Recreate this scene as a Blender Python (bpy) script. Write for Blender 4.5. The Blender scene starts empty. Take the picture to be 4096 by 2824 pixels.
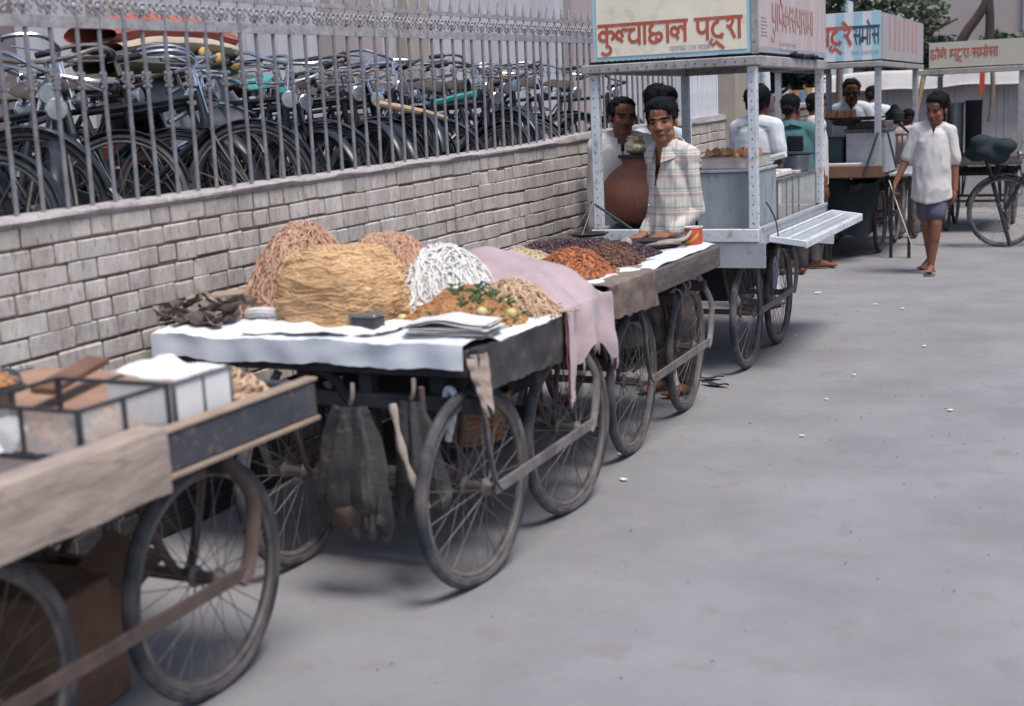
import bpy, math, random
from mathutils import Vector, Matrix, noise, Euler
random.seed(7)
PI = math.pi
scene = bpy.context.scene
COL = scene.collection
R = math.radians
V = Vector

# ---------------------------------------------------------------- materials
def mat(name, c1, c2=None, scale=6.0, rough=0.75, metal=0.0, bump=0.0, bscale=None, detail=6,
        spec=0.3, stretch=(1, 1, 1), lo=0.35, hi=0.65, c3=None, sheen=0, alpha=None, transmission=0, coords='Object', attr=None, island=0.0):
    m = bpy.data.materials.new(name); m.use_nodes = True
    nt = m.node_tree; N = nt.nodes; L = nt.links; b = N['Principled BSDF']
    b.inputs['Roughness'].default_value = rough; b.inputs['Metallic'].default_value = metal
    b.inputs['Specular IOR Level'].default_value = spec
    if sheen: b.inputs['Sheen Weight'].default_value = sheen
    if transmission: b.inputs['Transmission Weight'].default_value = transmission
    if alpha is not None: b.inputs['Alpha'].default_value = alpha
    tc = N.new('ShaderNodeTexCoord'); mp = N.new('ShaderNodeMapping'); mp.inputs['Scale'].default_value = stretch
    L.new(tc.outputs[coords], mp.inputs['Vector'])
    def nz(s, d=detail):
        n = N.new('ShaderNodeTexNoise'); n.inputs['Scale'].default_value = s; n.inputs['Detail'].default_value = d
        n.inputs['Roughness'].default_value = 0.62; L.new(mp.outputs['Vector'], n.inputs['Vector']); return n
    def ramp(src, lo, hi):
        r = N.new('ShaderNodeMapRange'); r.inputs['From Min'].default_value = lo; r.inputs['From Max'].default_value = hi
        L.new(src, r.inputs['Value']); return r.outputs['Result']
    def mix(f, a, bb, mode='MIX'):
        x = N.new('ShaderNodeMix'); x.data_type = 'RGBA'; x.blend_type = mode
        if isinstance(f, float): x.inputs['Factor'].default_value = f
        else: L.new(f, x.inputs['Factor'])
        for k, v in ((6, a), (7, bb)):
            if isinstance(v, tuple): x.inputs[k].default_value = (*v[:3], 1)
            else: L.new(v, x.inputs[k])
        return x.outputs[2]
    if attr:
        at = N.new('ShaderNodeAttribute'); at.attribute_name = attr; base = at.outputs['Color']
        col = mix(ramp(nz(scale).outputs['Fac'], lo, hi), base, mix(1.0, base, c2 or (0.8, 0.8, 0.8), 'MULTIPLY'))
    elif c2:
        col = mix(ramp(nz(scale).outputs['Fac'], lo, hi), tuple(c1), tuple(c2))
    else:
        k = tuple(v * 0.78 for v in c1)
        col = mix(ramp(nz(scale).outputs['Fac'], 0.3, 0.7), tuple(c1), k)
    if c3: col = mix(ramp(nz(scale * 3.7).outputs['Fac'], 0.56, 0.7), col, tuple(c3))
    if island:
        g = N.new('ShaderNodeNewGeometry'); r = N.new('ShaderNodeMapRange')
        r.inputs['To Min'].default_value = 1 - island; r.inputs['To Max'].default_value = 1 + island * .35
        L.new(g.outputs['Random Per Island'], r.inputs['Value'])
        cc = N.new('ShaderNodeCombineColor')
        for i in range(3): L.new(r.outputs['Result'], cc.inputs[i])
        col = mix(1.0, col, cc.outputs[0], 'MULTIPLY')
    L.new(col, b.inputs['Base Color'])
    # roughness variation
    rr = N.new('ShaderNodeMapRange'); rr.inputs['To Min'].default_value = max(0, rough - .12); rr.inputs['To Max'].default_value = min(1, rough + .12)
    L.new(nz(scale * 2).outputs['Fac'], rr.inputs['Value']); L.new(rr.outputs['Result'], b.inputs['Roughness'])
    if bump:
        bp = N.new('ShaderNodeBump'); bp.inputs['Strength'].default_value = bump; bp.inputs['Distance'].default_value = 0.01
        L.new(nz(bscale or scale * 6, 8).outputs['Fac'], bp.inputs['Height']); L.new(bp.outputs['Normal'], b.inputs['Normal'])
    m['_'] = 1
    return m

# ---------------------------------------------------------------- mesh builder
def frame_to(d):
    d = V(d).normalized(); up = V((0, 0, 1)) if abs(d.z) < .95 else V((1, 0, 0))
    x = d.cross(up).normalized(); y = x.cross(d).normalized()
    return x, y, d

class MB:
    def __init__(s): s.v = []; s.f = []; s.m = []; s.mi = 0
    def add(s, vs, fs):
        b = len(s.v); s.v += [tuple(v) for v in vs]
        for f in fs: s.f.append(tuple(i + b for i in f)); s.m.append(s.mi)
        return s
    def box(s, c, d, rot=None, bev=0.0, taper=1.0):
        hx, hy, hz = d[0] / 2, d[1] / 2, d[2] / 2; c = V(c)
        M = Euler(rot).to_matrix() if rot else None
        if bev:
            b = min(bev, hx * .9, hy * .9, hz * .9); vs = []; fs = []
            idx = {}
            for sx in (-1, 1):
                for sy in (-1, 1):
                    for sz in (-1, 1):
                        for ax in range(3):
                            p = [sx * (hx - b), sy * (hy - b), sz * (hz - b)]; p[ax] = (sx * hx, sy * hy, sz * hz)[ax]
                            idx[(sx, sy, sz, ax)] = len(vs); vs.append(V(p))
            for ax in range(3):
                o = [a for a in range(3) if a != ax]
                for sg in (-1, 1):
                    q = []
                    for (a, bb) in ((-1, -1), (1, -1), (1, 1), (-1, 1)):
                        k = [0, 0, 0]; k[ax] = sg; k[o[0]] = a; k[o[1]] = bb; q.append(idx[(*k, ax)])
                    fs.append(q if (sg > 0) ^ (ax == 1) else q[::-1])
            for ax in range(3):          # edges along ax
                o = [a for a in range(3) if a != ax]
                for a in (-1, 1):
                    for bb in (-1, 1):
                        def K(t, which):
                            k = [0, 0, 0]; k[ax] = t; k[o[0]] = a; k[o[1]] = bb; return idx[(*k, which)]
                        fs.append([K(-1, o[0]), K(1, o[0]), K(1, o[1]), K(-1, o[1])])
            for sx in (-1, 1):
                for sy in (-1, 1):
                    for sz in (-1, 1): fs.append([idx[(sx, sy, sz, 0)], idx[(sx, sy, sz, 1)], idx[(sx, sy, sz, 2)]])
        else:
            vs = [V((x * hx * (taper if z < 0 else 1), y * hy * (taper if z < 0 else 1), z * hz)) for x in (-1, 1) for y in (-1, 1) for z in (-1, 1)]
            fs = [(0, 1, 3, 2), (4, 6, 7, 5), (0, 4, 5, 1), (2, 3, 7, 6), (0, 2, 6, 4), (1, 5, 7, 3)]
        if M: vs = [M @ v for v in vs]
        return s.add([v + c for v in vs], fs)
    def b2(s, lo, hi, bev=0.0):
        return s.box([(a + b) / 2 for a, b in zip(lo, hi)], [abs(b - a) for a, b in zip(lo, hi)], bev=bev)
    def tube(s, pts, r, n=8, closed=False, cap=True, flat=None):
        pts = [V(p) for p in pts]; k = len(pts)
        rs = r if isinstance(r, (list, tuple)) else [r] * k
        vs = []; X = None
        for i, p in enumerate(pts):
            if closed: d = pts[(i + 1) % k] - pts[i - 1]
            else: d = pts[min(i + 1, k - 1)] - pts[max(i - 1, 0)]
            if d.length < 1e-9: d = V((0, 0, 1))
            d.normalize()
            if X is None: X, Y, _ = frame_to(d)
            else:
                X = (X - d * X.dot(d));
                if X.length < 1e-6: X = frame_to(d)[0]
                X.normalize(); Y = X.cross(d).normalized()
            for j in range(n):
                a = 2 * PI * j / n; ca, sa = math.cos(a), math.sin(a)
                if flat: ca *= flat
                vs.append(p + (X * ca + Y * sa) * rs[i])
        fs = []
        for i in range(k if closed else k - 1):
            a = i * n; b = ((i + 1) % k) * n
            for j in range(n): fs.append((a + j, a + (j + 1) % n, b + (j + 1) % n, b + j))
        if cap and not closed:
            fs.append(tuple(range(n))[::-1]); fs.append(tuple((k - 1) * n + j for j in range(n)))
        return s.add(vs, fs)
    def rod(s, a, b, r, r2=None, n=8): return s.tube([a, b], [r, r if r2 is None else r2], n)
    def bar(s, a, b, w, h, up=(0, 0, 1), bev=0):
        a, b = V(a), V(b); d = (b - a); l = d.length; d.normalize(); up = V(up)
        x = d.cross(up)
        if x.length < 1e-4: x = d.cross(V((1, 0, 0)))
        x.normalize(); z = x.cross(d).normalized(); m = (a + b) / 2
        t = MB().box((0, 0, 0), (w, l, h), bev=bev)
        return s.add([m + x * v[0] + d * v[1] + z * v[2] for v in t.v], t.f)
    def lathe(s, prof, c=(0, 0, 0), n=24, axis='Z', sx=1, sy=1):
        vs = []
        for r, z in prof:
            for j in range(n):
                a = 2 * PI * j / n; p = (r * math.cos(a) * sx, r * math.sin(a) * sy, z)
                if axis == 'X': p = (p[2], p[0], p[1])
                if axis == 'Y': p = (p[0], p[2], p[1])
                vs.append((p[0] + c[0], p[1] + c[1], p[2] + c[2]))
        k = len(prof); fs = []
        for i in range(k - 1):
            for j in range(n): fs.append((i * n + j, i * n + (j + 1) % n, (i + 1) * n + (j + 1) % n, (i + 1) * n + j))
        fs.append(tuple(range(n))[::-1]); fs.append(tuple((k - 1) * n + j for j in range(n)))
        return s.add(vs, fs)
    def ell(s, c, r, nu=14, nv=9, M=None, jit=0):
        vs = []; c = V(c)
        for i in range(1, nv):
            th = PI * i / nv
            for j in range(nu):
                a = 2 * PI * j / nu
                p = V((r[0] * math.sin(th) * math.cos(a), r[1] * math.sin(th) * math.sin(a), r[2] * math.cos(th)))
                if jit: p *= 1 + random.uniform(-jit, jit)
                vs.append(p)
        vs.append(V((0, 0, r[2]))); vs.append(V((0, 0, -r[2]))); t = len(vs)
        if M: vs = [M @ v for v in vs]
        fs = []
        for i in range(nv - 2):
            for j in range(nu): fs.append((i * nu + j, (i + 1) * nu + j, (i + 1) * nu + (j + 1) % nu, i * nu + (j + 1) % nu))
        for j in range(nu):
            fs.append((t - 2, j, (j + 1) % nu)); fs.append((t - 1, (nv - 2) * nu + (j + 1) % nu, (nv - 2) * nu + j))
        return s.add([v + c for v in vs], fs)
    def ring(s, c, R_, r, axis='X', n=48, m=8, a0=0, a1=2 * PI, flat=1.0):
        full = abs(a1 - a0 - 2 * PI) < 1e-6; k = n if full else n + 1; vs = []
        for i in range(k):
            a = a0 + (a1 - a0) * i / n
            for j in range(m):
                b = 2 * PI * j / m; rr = R_ + r * math.cos(b); w = r * math.sin(b) * flat
                p = {'X': (w, rr * math.cos(a), rr * math.sin(a)), 'Y': (rr * math.cos(a), w, rr * math.sin(a)), 'Z': (rr * math.cos(a), rr * math.sin(a), w)}[axis]
                vs.append(tuple(q + cc for q, cc in zip(p, c)))
        fs = []
        for i in range(n if full else n):
            a = (i % k) * m; b = ((i + 1) % k) * m
            for j in range(m): fs.append((a + j, a + (j + 1) % m, b + (j + 1) % m, b + j))
        return s.add(vs, fs)
    def grid(s, fn, nu, nv, thick=0.0):
        vs = [V(fn(i / nu, j / nv)) for j in range(nv + 1) for i in range(nu + 1)]
        fs = [(j * (nu + 1) + i, j * (nu + 1) + i + 1, (j + 1) * (nu + 1) + i + 1, (j + 1) * (nu + 1) + i) for j in range(nv) for i in range(nu)]
        if thick:
            k = len(vs); W = nu + 1
            nrm = [V((0, 0, 0)) for _ in vs]
            for f in fs:
                nn = (vs[f[1]] - vs[f[0]]).cross(vs[f[3]] - vs[f[0]])
                for i in f: nrm[i] += nn
            vs2 = [v - (n.normalized() if n.length > 1e-12 else V((0, 0, 1))) * thick for v, n in zip(vs, nrm)]
            fs2 = [tuple(i + k for i in f[::-1]) for f in fs]
            bd = [i for i in range(W)] + [j * W + nu for j in range(1, nv + 1)] + [nv * W + i for i in range(nu - 1, -1, -1)] + [j * W for j in range(nv - 1, 0, -1)]
            fs3 = [(bd[i], bd[i] + k, bd[(i + 1) % len(bd)] + k, bd[(i + 1) % len(bd)]) for i in range(len(bd))]
            vs += vs2; fs = fs + fs2 + fs3
        return s.add(vs, fs)
    def merge(s, o, M=None):
        b = len(s.v); s.v += [tuple(M @ V(v)) if M else v for v in o.v]
        s.f += [tuple(i + b for i in f) for f in o.f]; s.m += o.m; return s
    def mesh(s, name, off=(0, 0, 0)):
        me = bpy.data.meshes.new(name)
        me.from_pydata([(v[0] - off[0], v[1] - off[1], v[2] - off[2]) for v in s.v], [], s.f); me.update()
        return me
    def build(s, name, m, parent=None, smooth=True, local=False, loc=None):
        """one mesh object; world coordinates unless local; parented to the thing"""
        off = (0, 0, 0)
        if parent is not None and not local: off = WL(parent)
        elif parent is None and not local:
            if loc is None:
                xs = [v[0] for v in s.v]; ys = [v[1] for v in s.v]; zs = [v[2] for v in s.v]
                loc = ((min(xs) + max(xs)) / 2, (min(ys) + max(ys)) / 2, min(zs))
            off = loc
        me = s.mesh(name, off)
        for mm in (m if isinstance(m, (list, tuple)) else [m]): me.materials.append(mm)
        if s.m and max(s.m) > 0: me.polygons.foreach_set('material_index', s.m)
        if smooth:
            me.polygons.foreach_set('use_smooth', [True] * len(me.polygons))
            me.set_sharp_from_angle(angle=R(38))
        o = bpy.data.objects.new(name, me); COL.objects.link(o)
        if parent is not None: o.parent = parent
        elif not local: o.location = off
        return o

def WL(o):
    p = V(o.location); q = o.parent
    while q is not None: p = p + V(q.location); q = q.parent
    return tuple(p)
def tag(o, label=None, cat=None, group=None, kind=None):
    if label: o['label'] = label
    if cat: o['category'] = cat
    if group: o['group'] = group
    if kind: o['kind'] = kind
    return o
def thing(name, loc, label, cat, group=None, rz=0):
    o = bpy.data.objects.new(name, None); COL.objects.link(o); o.empty_display_size = .1
    o.location = loc; o.rotation_euler = (0, 0, rz)
    return tag(o, label, cat, group)
CH = {}
def kids(o): return [c for c in bpy.data.objects if c.parent == o]
def copy_tree(o, parent=None):
    c = o.copy(); COL.objects.link(c)
    if parent is not None: c.parent = parent
    for ch in kids(o): copy_tree(ch, c)
    return c
def lerp(a, b, t): return tuple(x + (y - x) * t for x, y in zip(a, b))
def bez(p, n=12):
    p = [V(q) for q in p]; out = []
    for i in range(n + 1):
        t = i / n; q = p[:]
        while len(q) > 1: q = [q[k].lerp(q[k + 1], t) for k in range(len(q) - 1)]
        out.append(q[0])
    return out
def cr_path(P, n=6):
    P = [V(p) for p in P]; out = []
    for i in range(len(P) - 1):
        a = P[max(i - 1, 0)]; b = P[i]; c = P[i + 1]; d = P[min(i + 2, len(P) - 1)]
        for k in range(n):
            t = k / n
            out.append(0.5 * ((2 * b) + (c - a) * t + (2 * a - 5 * b + 4 * c - d) * t * t + (-a + 3 * b - 3 * c + d) * t ** 3))
    out.append(P[-1]); return out
def n3(x, y, z, s=1): return noise.noise(V((x * s, y * s, z * s)))

# voxel union of closed shapes -> (verts, faces)
def voxel(mb, size, smooth=4, fac=0.5):
    me = mb.mesh('tmp'); o = bpy.data.objects.new('tmp', me); COL.objects.link(o)
    md = o.modifiers.new('r', 'REMESH'); md.mode = 'VOXEL'; md.voxel_size = size; md.adaptivity = 0
    if smooth:
        sm = o.modifiers.new('s', 'SMOOTH'); sm.factor = fac; sm.iterations = smooth
    dg = bpy.context.evaluated_depsgraph_get(); dg.update()
    e = o.evaluated_get(dg); m2 = bpy.data.meshes.new_from_object(e)
    bpy.data.objects.remove(o); bpy.data.meshes.remove(me)
    r = MB(); r.v = [tuple(v.co) for v in m2.vertices]; r.f = [tuple(p.vertices) for p in m2.polygons]; r.m = [0] * len(r.f)
    nrm = [tuple(v.normal) for v in m2.vertices]
    bpy.data.meshes.remove(m2); r.n = nrm
    return r

M = {}
M['road'] = mat('road_dust', (.268, .261, .268), (.212, .204, .212), scale=1.3, rough=.92, bump=.6, bscale=70, c3=(.225, .205, .205), spec=.15, detail=10)
M['brick'] = mat('whitewashed_brick', (.58, .525, .49), (.42, .36, .325), scale=9, rough=.9, bump=.7, bscale=40, c3=(.27, .215, .195), stretch=(1.3, 1.3, .45), island=.16, spec=.15)
M['mortar'] = mat('brown_mortar', (.18, .125, .10), (.11, .078, .064), scale=20, rough=.95, bump=.4)
M['coping'] = mat('coping_plaster', (.46, .42, .415), (.33, .285, .275), scale=8, rough=.9, bump=.7, bscale=35, c3=(.24, .19, .175), stretch=(2, 2, .9), spec=.15)
M['iron'] = mat('fence_iron', (.27, .265, .285), (.12, .11, .12), scale=9, rough=.6, metal=.1, bump=.2, c3=(.15, .09, .07), spec=.4)
M['ironlt'] = mat('fence_cast', (.40, .39, .40), (.25, .23, .24), scale=16, rough=.7, bump=.2, c3=(.16, .10, .075), spec=.3)
M['bwall'] = mat('lime_wall', (.52, .51, .53), (.42, .405, .425), scale=3, rough=.9, bump=.15, c3=(.34, .30, .33), stretch=(1, 1, .25), spec=.1)
M['pil_cream'] = mat('cream_plaster', (.42, .36, .30), (.34, .29, .25), scale=3, rough=.9)
M['pil_brown'] = mat('brown_plaster', (.21, .17, .17), (.16, .13, .13), scale=3, rough=.9)
M['pil_pink'] = mat('pinkish_plaster', (.42, .34, .33), (.36, .3, .3), scale=3, rough=.9)
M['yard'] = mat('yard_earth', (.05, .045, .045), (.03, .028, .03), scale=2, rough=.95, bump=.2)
M['black'] = mat('black_enamel', (.012, .016, .02), (.022, .024, .028), scale=10, rough=.35, spec=.5)
M['rubber'] = mat('dusty_rubber', (.035, .037, .045), (.095, .085, .085), scale=9, rough=.85, bump=.2, lo=.42, hi=.7)
M['tyre_dust'] = mat('dusty_tyre', (.035, .038, .048), (.15, .13, .125), scale=5, rough=.85, bump=.2, lo=.42, hi=.66)
M['rim'] = mat('dull_rim', (.22, .195, .185), (.11, .095, .09), scale=10, rough=.55, metal=.4)
M['chrome'] = mat('old_chrome', (.62, .64, .68), (.42, .43, .46), scale=8, rough=.22, metal=.9)
M['spoke'] = mat('spoke_steel', (.20, .19, .20), (.12, .11, .11), scale=10, rough=.5, metal=.6)
M['leather'] = mat('saddle_leather', (.05, .04, .038), (.085, .065, .055), scale=12, rough=.55)
M['brownleather'] = mat('brown_leather', (.16, .085, .05), (.10, .055, .04), scale=12, rough=.55)
M['turq'] = mat('turquoise_cover', (.10, .48, .44), (.05, .30, .30), scale=14, rough=.45, bump=.3)
M['orangeweb'] = mat('orange_webbing', (.36, .12, .065), (.25, .085, .05), scale=14, rough=.7, stretch=(8, 8, .5))
M['greyvinyl'] = mat('grey_vinyl', (.31, .31, .34), (.24, .24, .27), scale=4, rough=.55, bump=.1)
M['woodgrey'] = mat('weathered_wood', (.155, .125, .12), (.075, .062, .066), scale=5, rough=.85, bump=.4, bscale=30, stretch=(3, .6, 3), c3=(.20, .165, .15))
M['wooddark'] = mat('dark_wood', (.055, .05, .055), (.03, .028, .033), scale=6, rough=.85, bump=.3)
M['woodbrown'] = mat('brown_wood', (.22, .12, .075), (.13, .07, .05), scale=7, rough=.75, bump=.3)
M['woodpale'] = mat('pale_wood', (.36, .27, .20), (.25, .18, .14), scale=7, rough=.8, bump=.3)
M['paintdark'] = mat('flaking_blue_paint', (.045, .052, .068), (.075, .072, .08), scale=7, rough=.75, c3=(.17, .12, .10), bump=.3)
M['strap'] = mat('strap_iron', (.235, .22, .225), (.13, .11, .105), scale=9, rough=.6, metal=.25, c3=(.13, .085, .065))
M['rust'] = mat('rusty_iron', (.14, .095, .08), (.08, .06, .055), scale=12, rough=.75, metal=.2)
M['white_cloth'] = mat('white_cloth', (.68, .69, .72), (.60, .615, .645), scale=3, rough=.9, bump=.12, bscale=18, spec=.1, sheen=.2)
M['paper'] = mat('white_paper', (.76, .75, .74), (.66, .64, .63), scale=5, rough=.85, spec=.15)
M['newsprint'] = mat('newsprint', (.68, .66, .65), (.52, .50, .49), scale=60, rough=.9, stretch=(1, 4, 1), spec=.1)
M['wornplank'] = mat('worn_pale_plank', (.40, .315, .265), (.24, .19, .16), scale=3, rough=.85, bump=.5, bscale=25, stretch=(3, .8, 3), c3=(.20, .16, .14))
M['sack'] = mat('sacking', (.235, .185, .16), (.155, .12, .105), scale=5, rough=.95, bump=.5, bscale=120, c3=(.28, .23, .2), spec=.05)
M['sackpale'] = mat('pale_sacking', (.42, .34, .295), (.30, .235, .205), scale=3.5, rough=.95, bump=.4, bscale=90, spec=.05)
M['sackdark'] = mat('dark_sacking', (.022, .024, .028), (.085, .074, .07), scale=4, rough=.6, bump=.5, bscale=30, spec=.4, c3=(.12, .10, .088))
M['pinkcloth'] = mat('faded_pink_cloth', (.45, .345, .36), (.36, .27, .285), scale=7, rough=.95, bump=.35, bscale=60, c3=(.44, .30, .29), spec=.05, sheen=.2)
M['redtrim'] = mat('red_hem', (.38, .10, .10), (.28, .08, .08), scale=8, rough=.9)
M['noodle_tan'] = mat('tan_noodles', (.74, .50, .29), (.60, .38, .20), scale=5, rough=.85, c3=(.76, .56, .35), spec=.1, island=.10)
M['noodle_red'] = mat('reddish_noodles', (.64, .41, .29), (.52, .31, .21), scale=4, rough=.8, spec=.15, island=.25)
M['noodle_white'] = mat('white_noodles', (.80, .78, .75), (.70, .67, .64), scale=4, rough=.75, spec=.2, island=.25)
M['palestick'] = mat('peeled_stick', (.72, .68, .52), None, rough=.6)
M['stick_pale'] = mat('pale_snack_sticks', (.68, .49, .34), (.55, .38, .25), scale=4, rough=.75, spec=.2, island=.3)
M['snack_orange'] = mat('orange_snack_mix', (.62, .33, .15), (.50, .24, .10), scale=30, rough=.85, bump=.8, bscale=160, c3=(.68, .42, .22), island=.25)
M['raisin'] = mat('purple_dates', (.085, .045, .052), (.045, .028, .036), scale=20, rough=.45, island=.5, c3=(.16, .085, .08))
M['brownnut'] = mat('brown_nuts', (.20, .105, .065), (.12, .06, .04), scale=20, rough=.6, island=.5)
M['orangenut'] = mat('orange_lentils', (.45, .17, .075), (.34, .12, .055), scale=20, rough=.7, island=.4)
M['creamnut'] = mat('cream_snack', (.60, .48, .32), (.50, .38, .24), scale=20, rough=.7, island=.3)
M['herb'] = mat('green_herb', (.08, .16, .07), (.045, .10, .05), scale=20, rough=.6)
M['lemon'] = mat('pale_lemon', (.62, .55, .25), (.52, .45, .2), scale=8, rough=.5)
M['onion'] = mat('onion_white', (.72, .70, .62), None, scale=8, rough=.5)
M['basket'] = mat('cane_basket', (.40, .22, .13), (.26, .14, .085), scale=12, rough=.75, island=.4)
M['leafbowl'] = mat('dry_leaf_bowls', (.27, .215, .18), (.15, .115, .10), scale=9, rough=.8, c3=(.50, .46, .42), island=.45)
M['steel'] = mat('dull_steel', (.30, .32, .34), (.20, .21, .23), scale=8, rough=.4, metal=.7)
M['tinbox'] = mat('dark_tin', (.09, .095, .105), (.06, .06, .07), scale=9, rough=.5, metal=.5)
M['zinc'] = mat('zinc_sheet', (.39, .43, .46), (.27, .31, .335), scale=3.2, rough=.55, metal=.25, c3=(.20, .20, .205), stretch=(1.6, 1.6, .5), bump=.3, bscale=9)
M['zinc2'] = mat('zinc_sheet_side', (.46, .47, .50), (.37, .38, .41), scale=4, rough=.5, metal=.25, c3=(.30, .29, .30))
M['cartwhite'] = mat('worn_white_paint', (.66, .68, .71), (.52, .54, .57), scale=5, rough=.6, c3=(.36, .34, .34), bump=.15)
M['cartframe'] = mat('grey_top_beam', (.40, .385, .37), (.27, .25, .245), scale=6, rough=.7, c3=(.18, .15, .14), bump=.2)
M['alum'] = mat('bright_aluminium', (.66, .68, .73), (.55, .57, .61), scale=4, rough=.3, metal=.55)
M['matka'] = mat('terracotta', (.29, .115, .075), (.22, .085, .06), scale=3.2, rough=.72, c3=(.30, .15, .115), bump=.15, bscale=30)
M['brass'] = mat('brass', (.80, .66, .42), (.68, .54, .33), scale=5, rough=.3, metal=.75)
M['redpaint'] = mat('red_print', (.55, .08, .04), (.48, .07, .04), scale=9, rough=.45)
M['yellowpaint'] = mat('yellow_print', (.58, .36, .08), None, scale=9, rough=.45)
M['rope'] = mat('rope', (.42, .36, .32), (.3, .25, .22), scale=30, rough=.95, bump=.5)
M['signcream'] = mat('cream_sign', (.84, .76, .62), (.76, .67, .54), scale=3, rough=.7, c3=(.64, .56, .46))
M['signedge'] = mat('sky_blue_paint', (.40, .60, .66), (.34, .52, .58), scale=8, rough=.6)
M['signred'] = mat('sign_red', (.42, .085, .045), (.46, .14, .10), scale=14, rough=.7)
M['signred2'] = mat('sign_faded_red', (.46, .22, .19), (.50, .32, .29), scale=9, rough=.6)
M['signpink'] = mat('pink_sign', (.56, .45, .45), (.46, .38, .38), scale=4, rough=.75, stretch=(1.5, 1.5, .35), c3=(.62, .53, .51))
M['signblue'] = mat('pale_blue_stripe', (.40, .62, .70), None, scale=6, rough=.6)
M['signwhite'] = mat('white_sign', (.72, .72, .74), (.64, .62, .64), scale=5, rough=.6)
M['signnavy'] = mat('dark_blue_letters', (.07, .08, .12), None, scale=6, rough=.6)
M['signbeige'] = mat('beige_sign', (.54, .50, .40), (.47, .43, .36), scale=3, rough=.6)
M['signgrey'] = mat('faded_sign_side', (.42, .44, .47), (.42, .31, .31), scale=9, rough=.7, stretch=(6, 6, .3))
M['dark'] = mat('sooty_black', (.02, .022, .026), (.035, .033, .035), scale=8, rough=.8)
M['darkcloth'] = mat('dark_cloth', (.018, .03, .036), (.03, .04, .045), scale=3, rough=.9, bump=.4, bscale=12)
M['samosa'] = mat('fried_pastry', (.52, .27, .13), (.36, .15, .07), scale=18, rough=.65, island=.35)
M['teal'] = mat('teal_cotton', (.075, .165, .17), (.045, .12, .13), scale=5, rough=.9, bump=.2, bscale=25, sheen=.1, spec=.1)
M['shirtwhite'] = mat('white_cotton', (.62, .65, .69), (.54, .565, .61), scale=4, rough=.9, bump=.15, bscale=22, spec=.1, sheen=.1)
M['shirtcream'] = mat('cream_cotton', (.60, .57, .55), (.51, .48, .46), scale=5, rough=.9, bump=.15, bscale=22, spec=.1, sheen=.1)
M['shorts'] = mat('grey_blue_shorts', (.12, .12, .17), (.085, .09, .13), scale=7, rough=.9, bump=.2, spec=.1)
M['mauve'] = mat('mauve_scarf', (.16, .11, .13), (.12, .08, .10), scale=9, rough=.9)
M['skin'] = mat('skin', (1, 1, 1), (.85, .8, .78), scale=9, rough=.6, spec=.18, attr='Col')
M['hair'] = mat('black_hair', (.006, .007, .009), (.012, .013, .016), scale=60, rough=.75, spec=.12, bump=.8, bscale=120)
M['sole'] = mat('rubber_sandal', (.24, .18, .15), (.16, .12, .11), scale=9, rough=.8)
M['soledark'] = mat('dark_sandal_strap', (.03, .03, .03), None, scale=9, rough=.6)
M['leafdark'] = mat('tree_leaves', (.045, .07, .045), (.026, .045, .032), scale=3, rough=.6, island=.5, spec=.3)
M['leaflight'] = mat('tree_leaves_light', (.15, .18, .12), (.10, .13, .085), scale=3, rough=.6, island=.5, spec=.3)
M['bark'] = mat('bark', (.10, .07, .055), (.05, .038, .034), scale=5, rough=.9, bump=.7, stretch=(1, 1, .3))
M['glass'] = mat('case_glass', (.9, .95, .95), None, rough=.08, spec=.5, alpha=.16)
M['dirtyglass'] = mat('dusty_case_glass', (.74, .74, .72), (.62, .58, .54), scale=5, rough=.25, spec=.5, alpha=.40)
M['canvas'] = mat('white_tarpaulin', (.60, .57, .55), (.50, .46, .45), scale=3, rough=.9, bump=.2)
M['shutter'] = mat('whitewashed_slats', (.46, .43, .42), (.38, .35, .34), scale=3, rough=.8)
M['bluegrey'] = mat('blue_grey_panel', (.36, .37, .43), (.30, .31, .36), scale=1.5, rough=.8)
M['pinkwall'] = mat('pinkish_house_wall', (.42, .35, .33), (.36, .30, .29), scale=1.2, rough=.9)
M['postred'] = mat('poster_red', (.50, .09, .05), None, rough=.6)
M['postyel'] = mat('poster_yellow', (.60, .38, .12), (.50, .26, .08), scale=6, rough=.6)
M['postblue'] = mat('poster_blue', (.12, .20, .38), (.30, .34, .42), scale=9, rough=.6)
M['bluewood'] = mat('blue_green_plank', (.035, .065, .085), (.05, .08, .095), scale=8, rough=.7)
M['crate'] = mat('crate_wood', (.22, .125, .08), (.15, .085, .06), scale=6, rough=.8, bump=.3)
M['bamboo'] = mat('bamboo_pole', (.42, .31, .17), (.30, .2, .12), scale=9, rough=.6)
M['bundle_red'] = mat('red_orange_cloth', (.42, .12, .085), (.32, .085, .065), scale=3, rough=.9, bump=.3)
M['bundle_green'] = mat('olive_cloth', (.095, .115, .07), (.16, .13, .08), scale=4, rough=.9, bump=.3)
M['bundle_pale'] = mat('cream_cloth', (.46, .40, .30), (.38, .32, .24), scale=4, rough=.9)
M['card'] = mat('brown_carton', (.36, .225, .15), (.28, .17, .12), scale=5, rough=.85)
M['stonegrey'] = mat('footing_shade_and_stove', (.022, .022, .028), (.05, .043, .046), scale=7, rough=.9, bump=.4)  # dark wall footing with the carts' shade in its colour; one stove shares it
M['grit'] = mat('road_grit', (.32, .30, .30), (.20, .18, .175), scale=3, rough=.9, island=.35)

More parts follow.
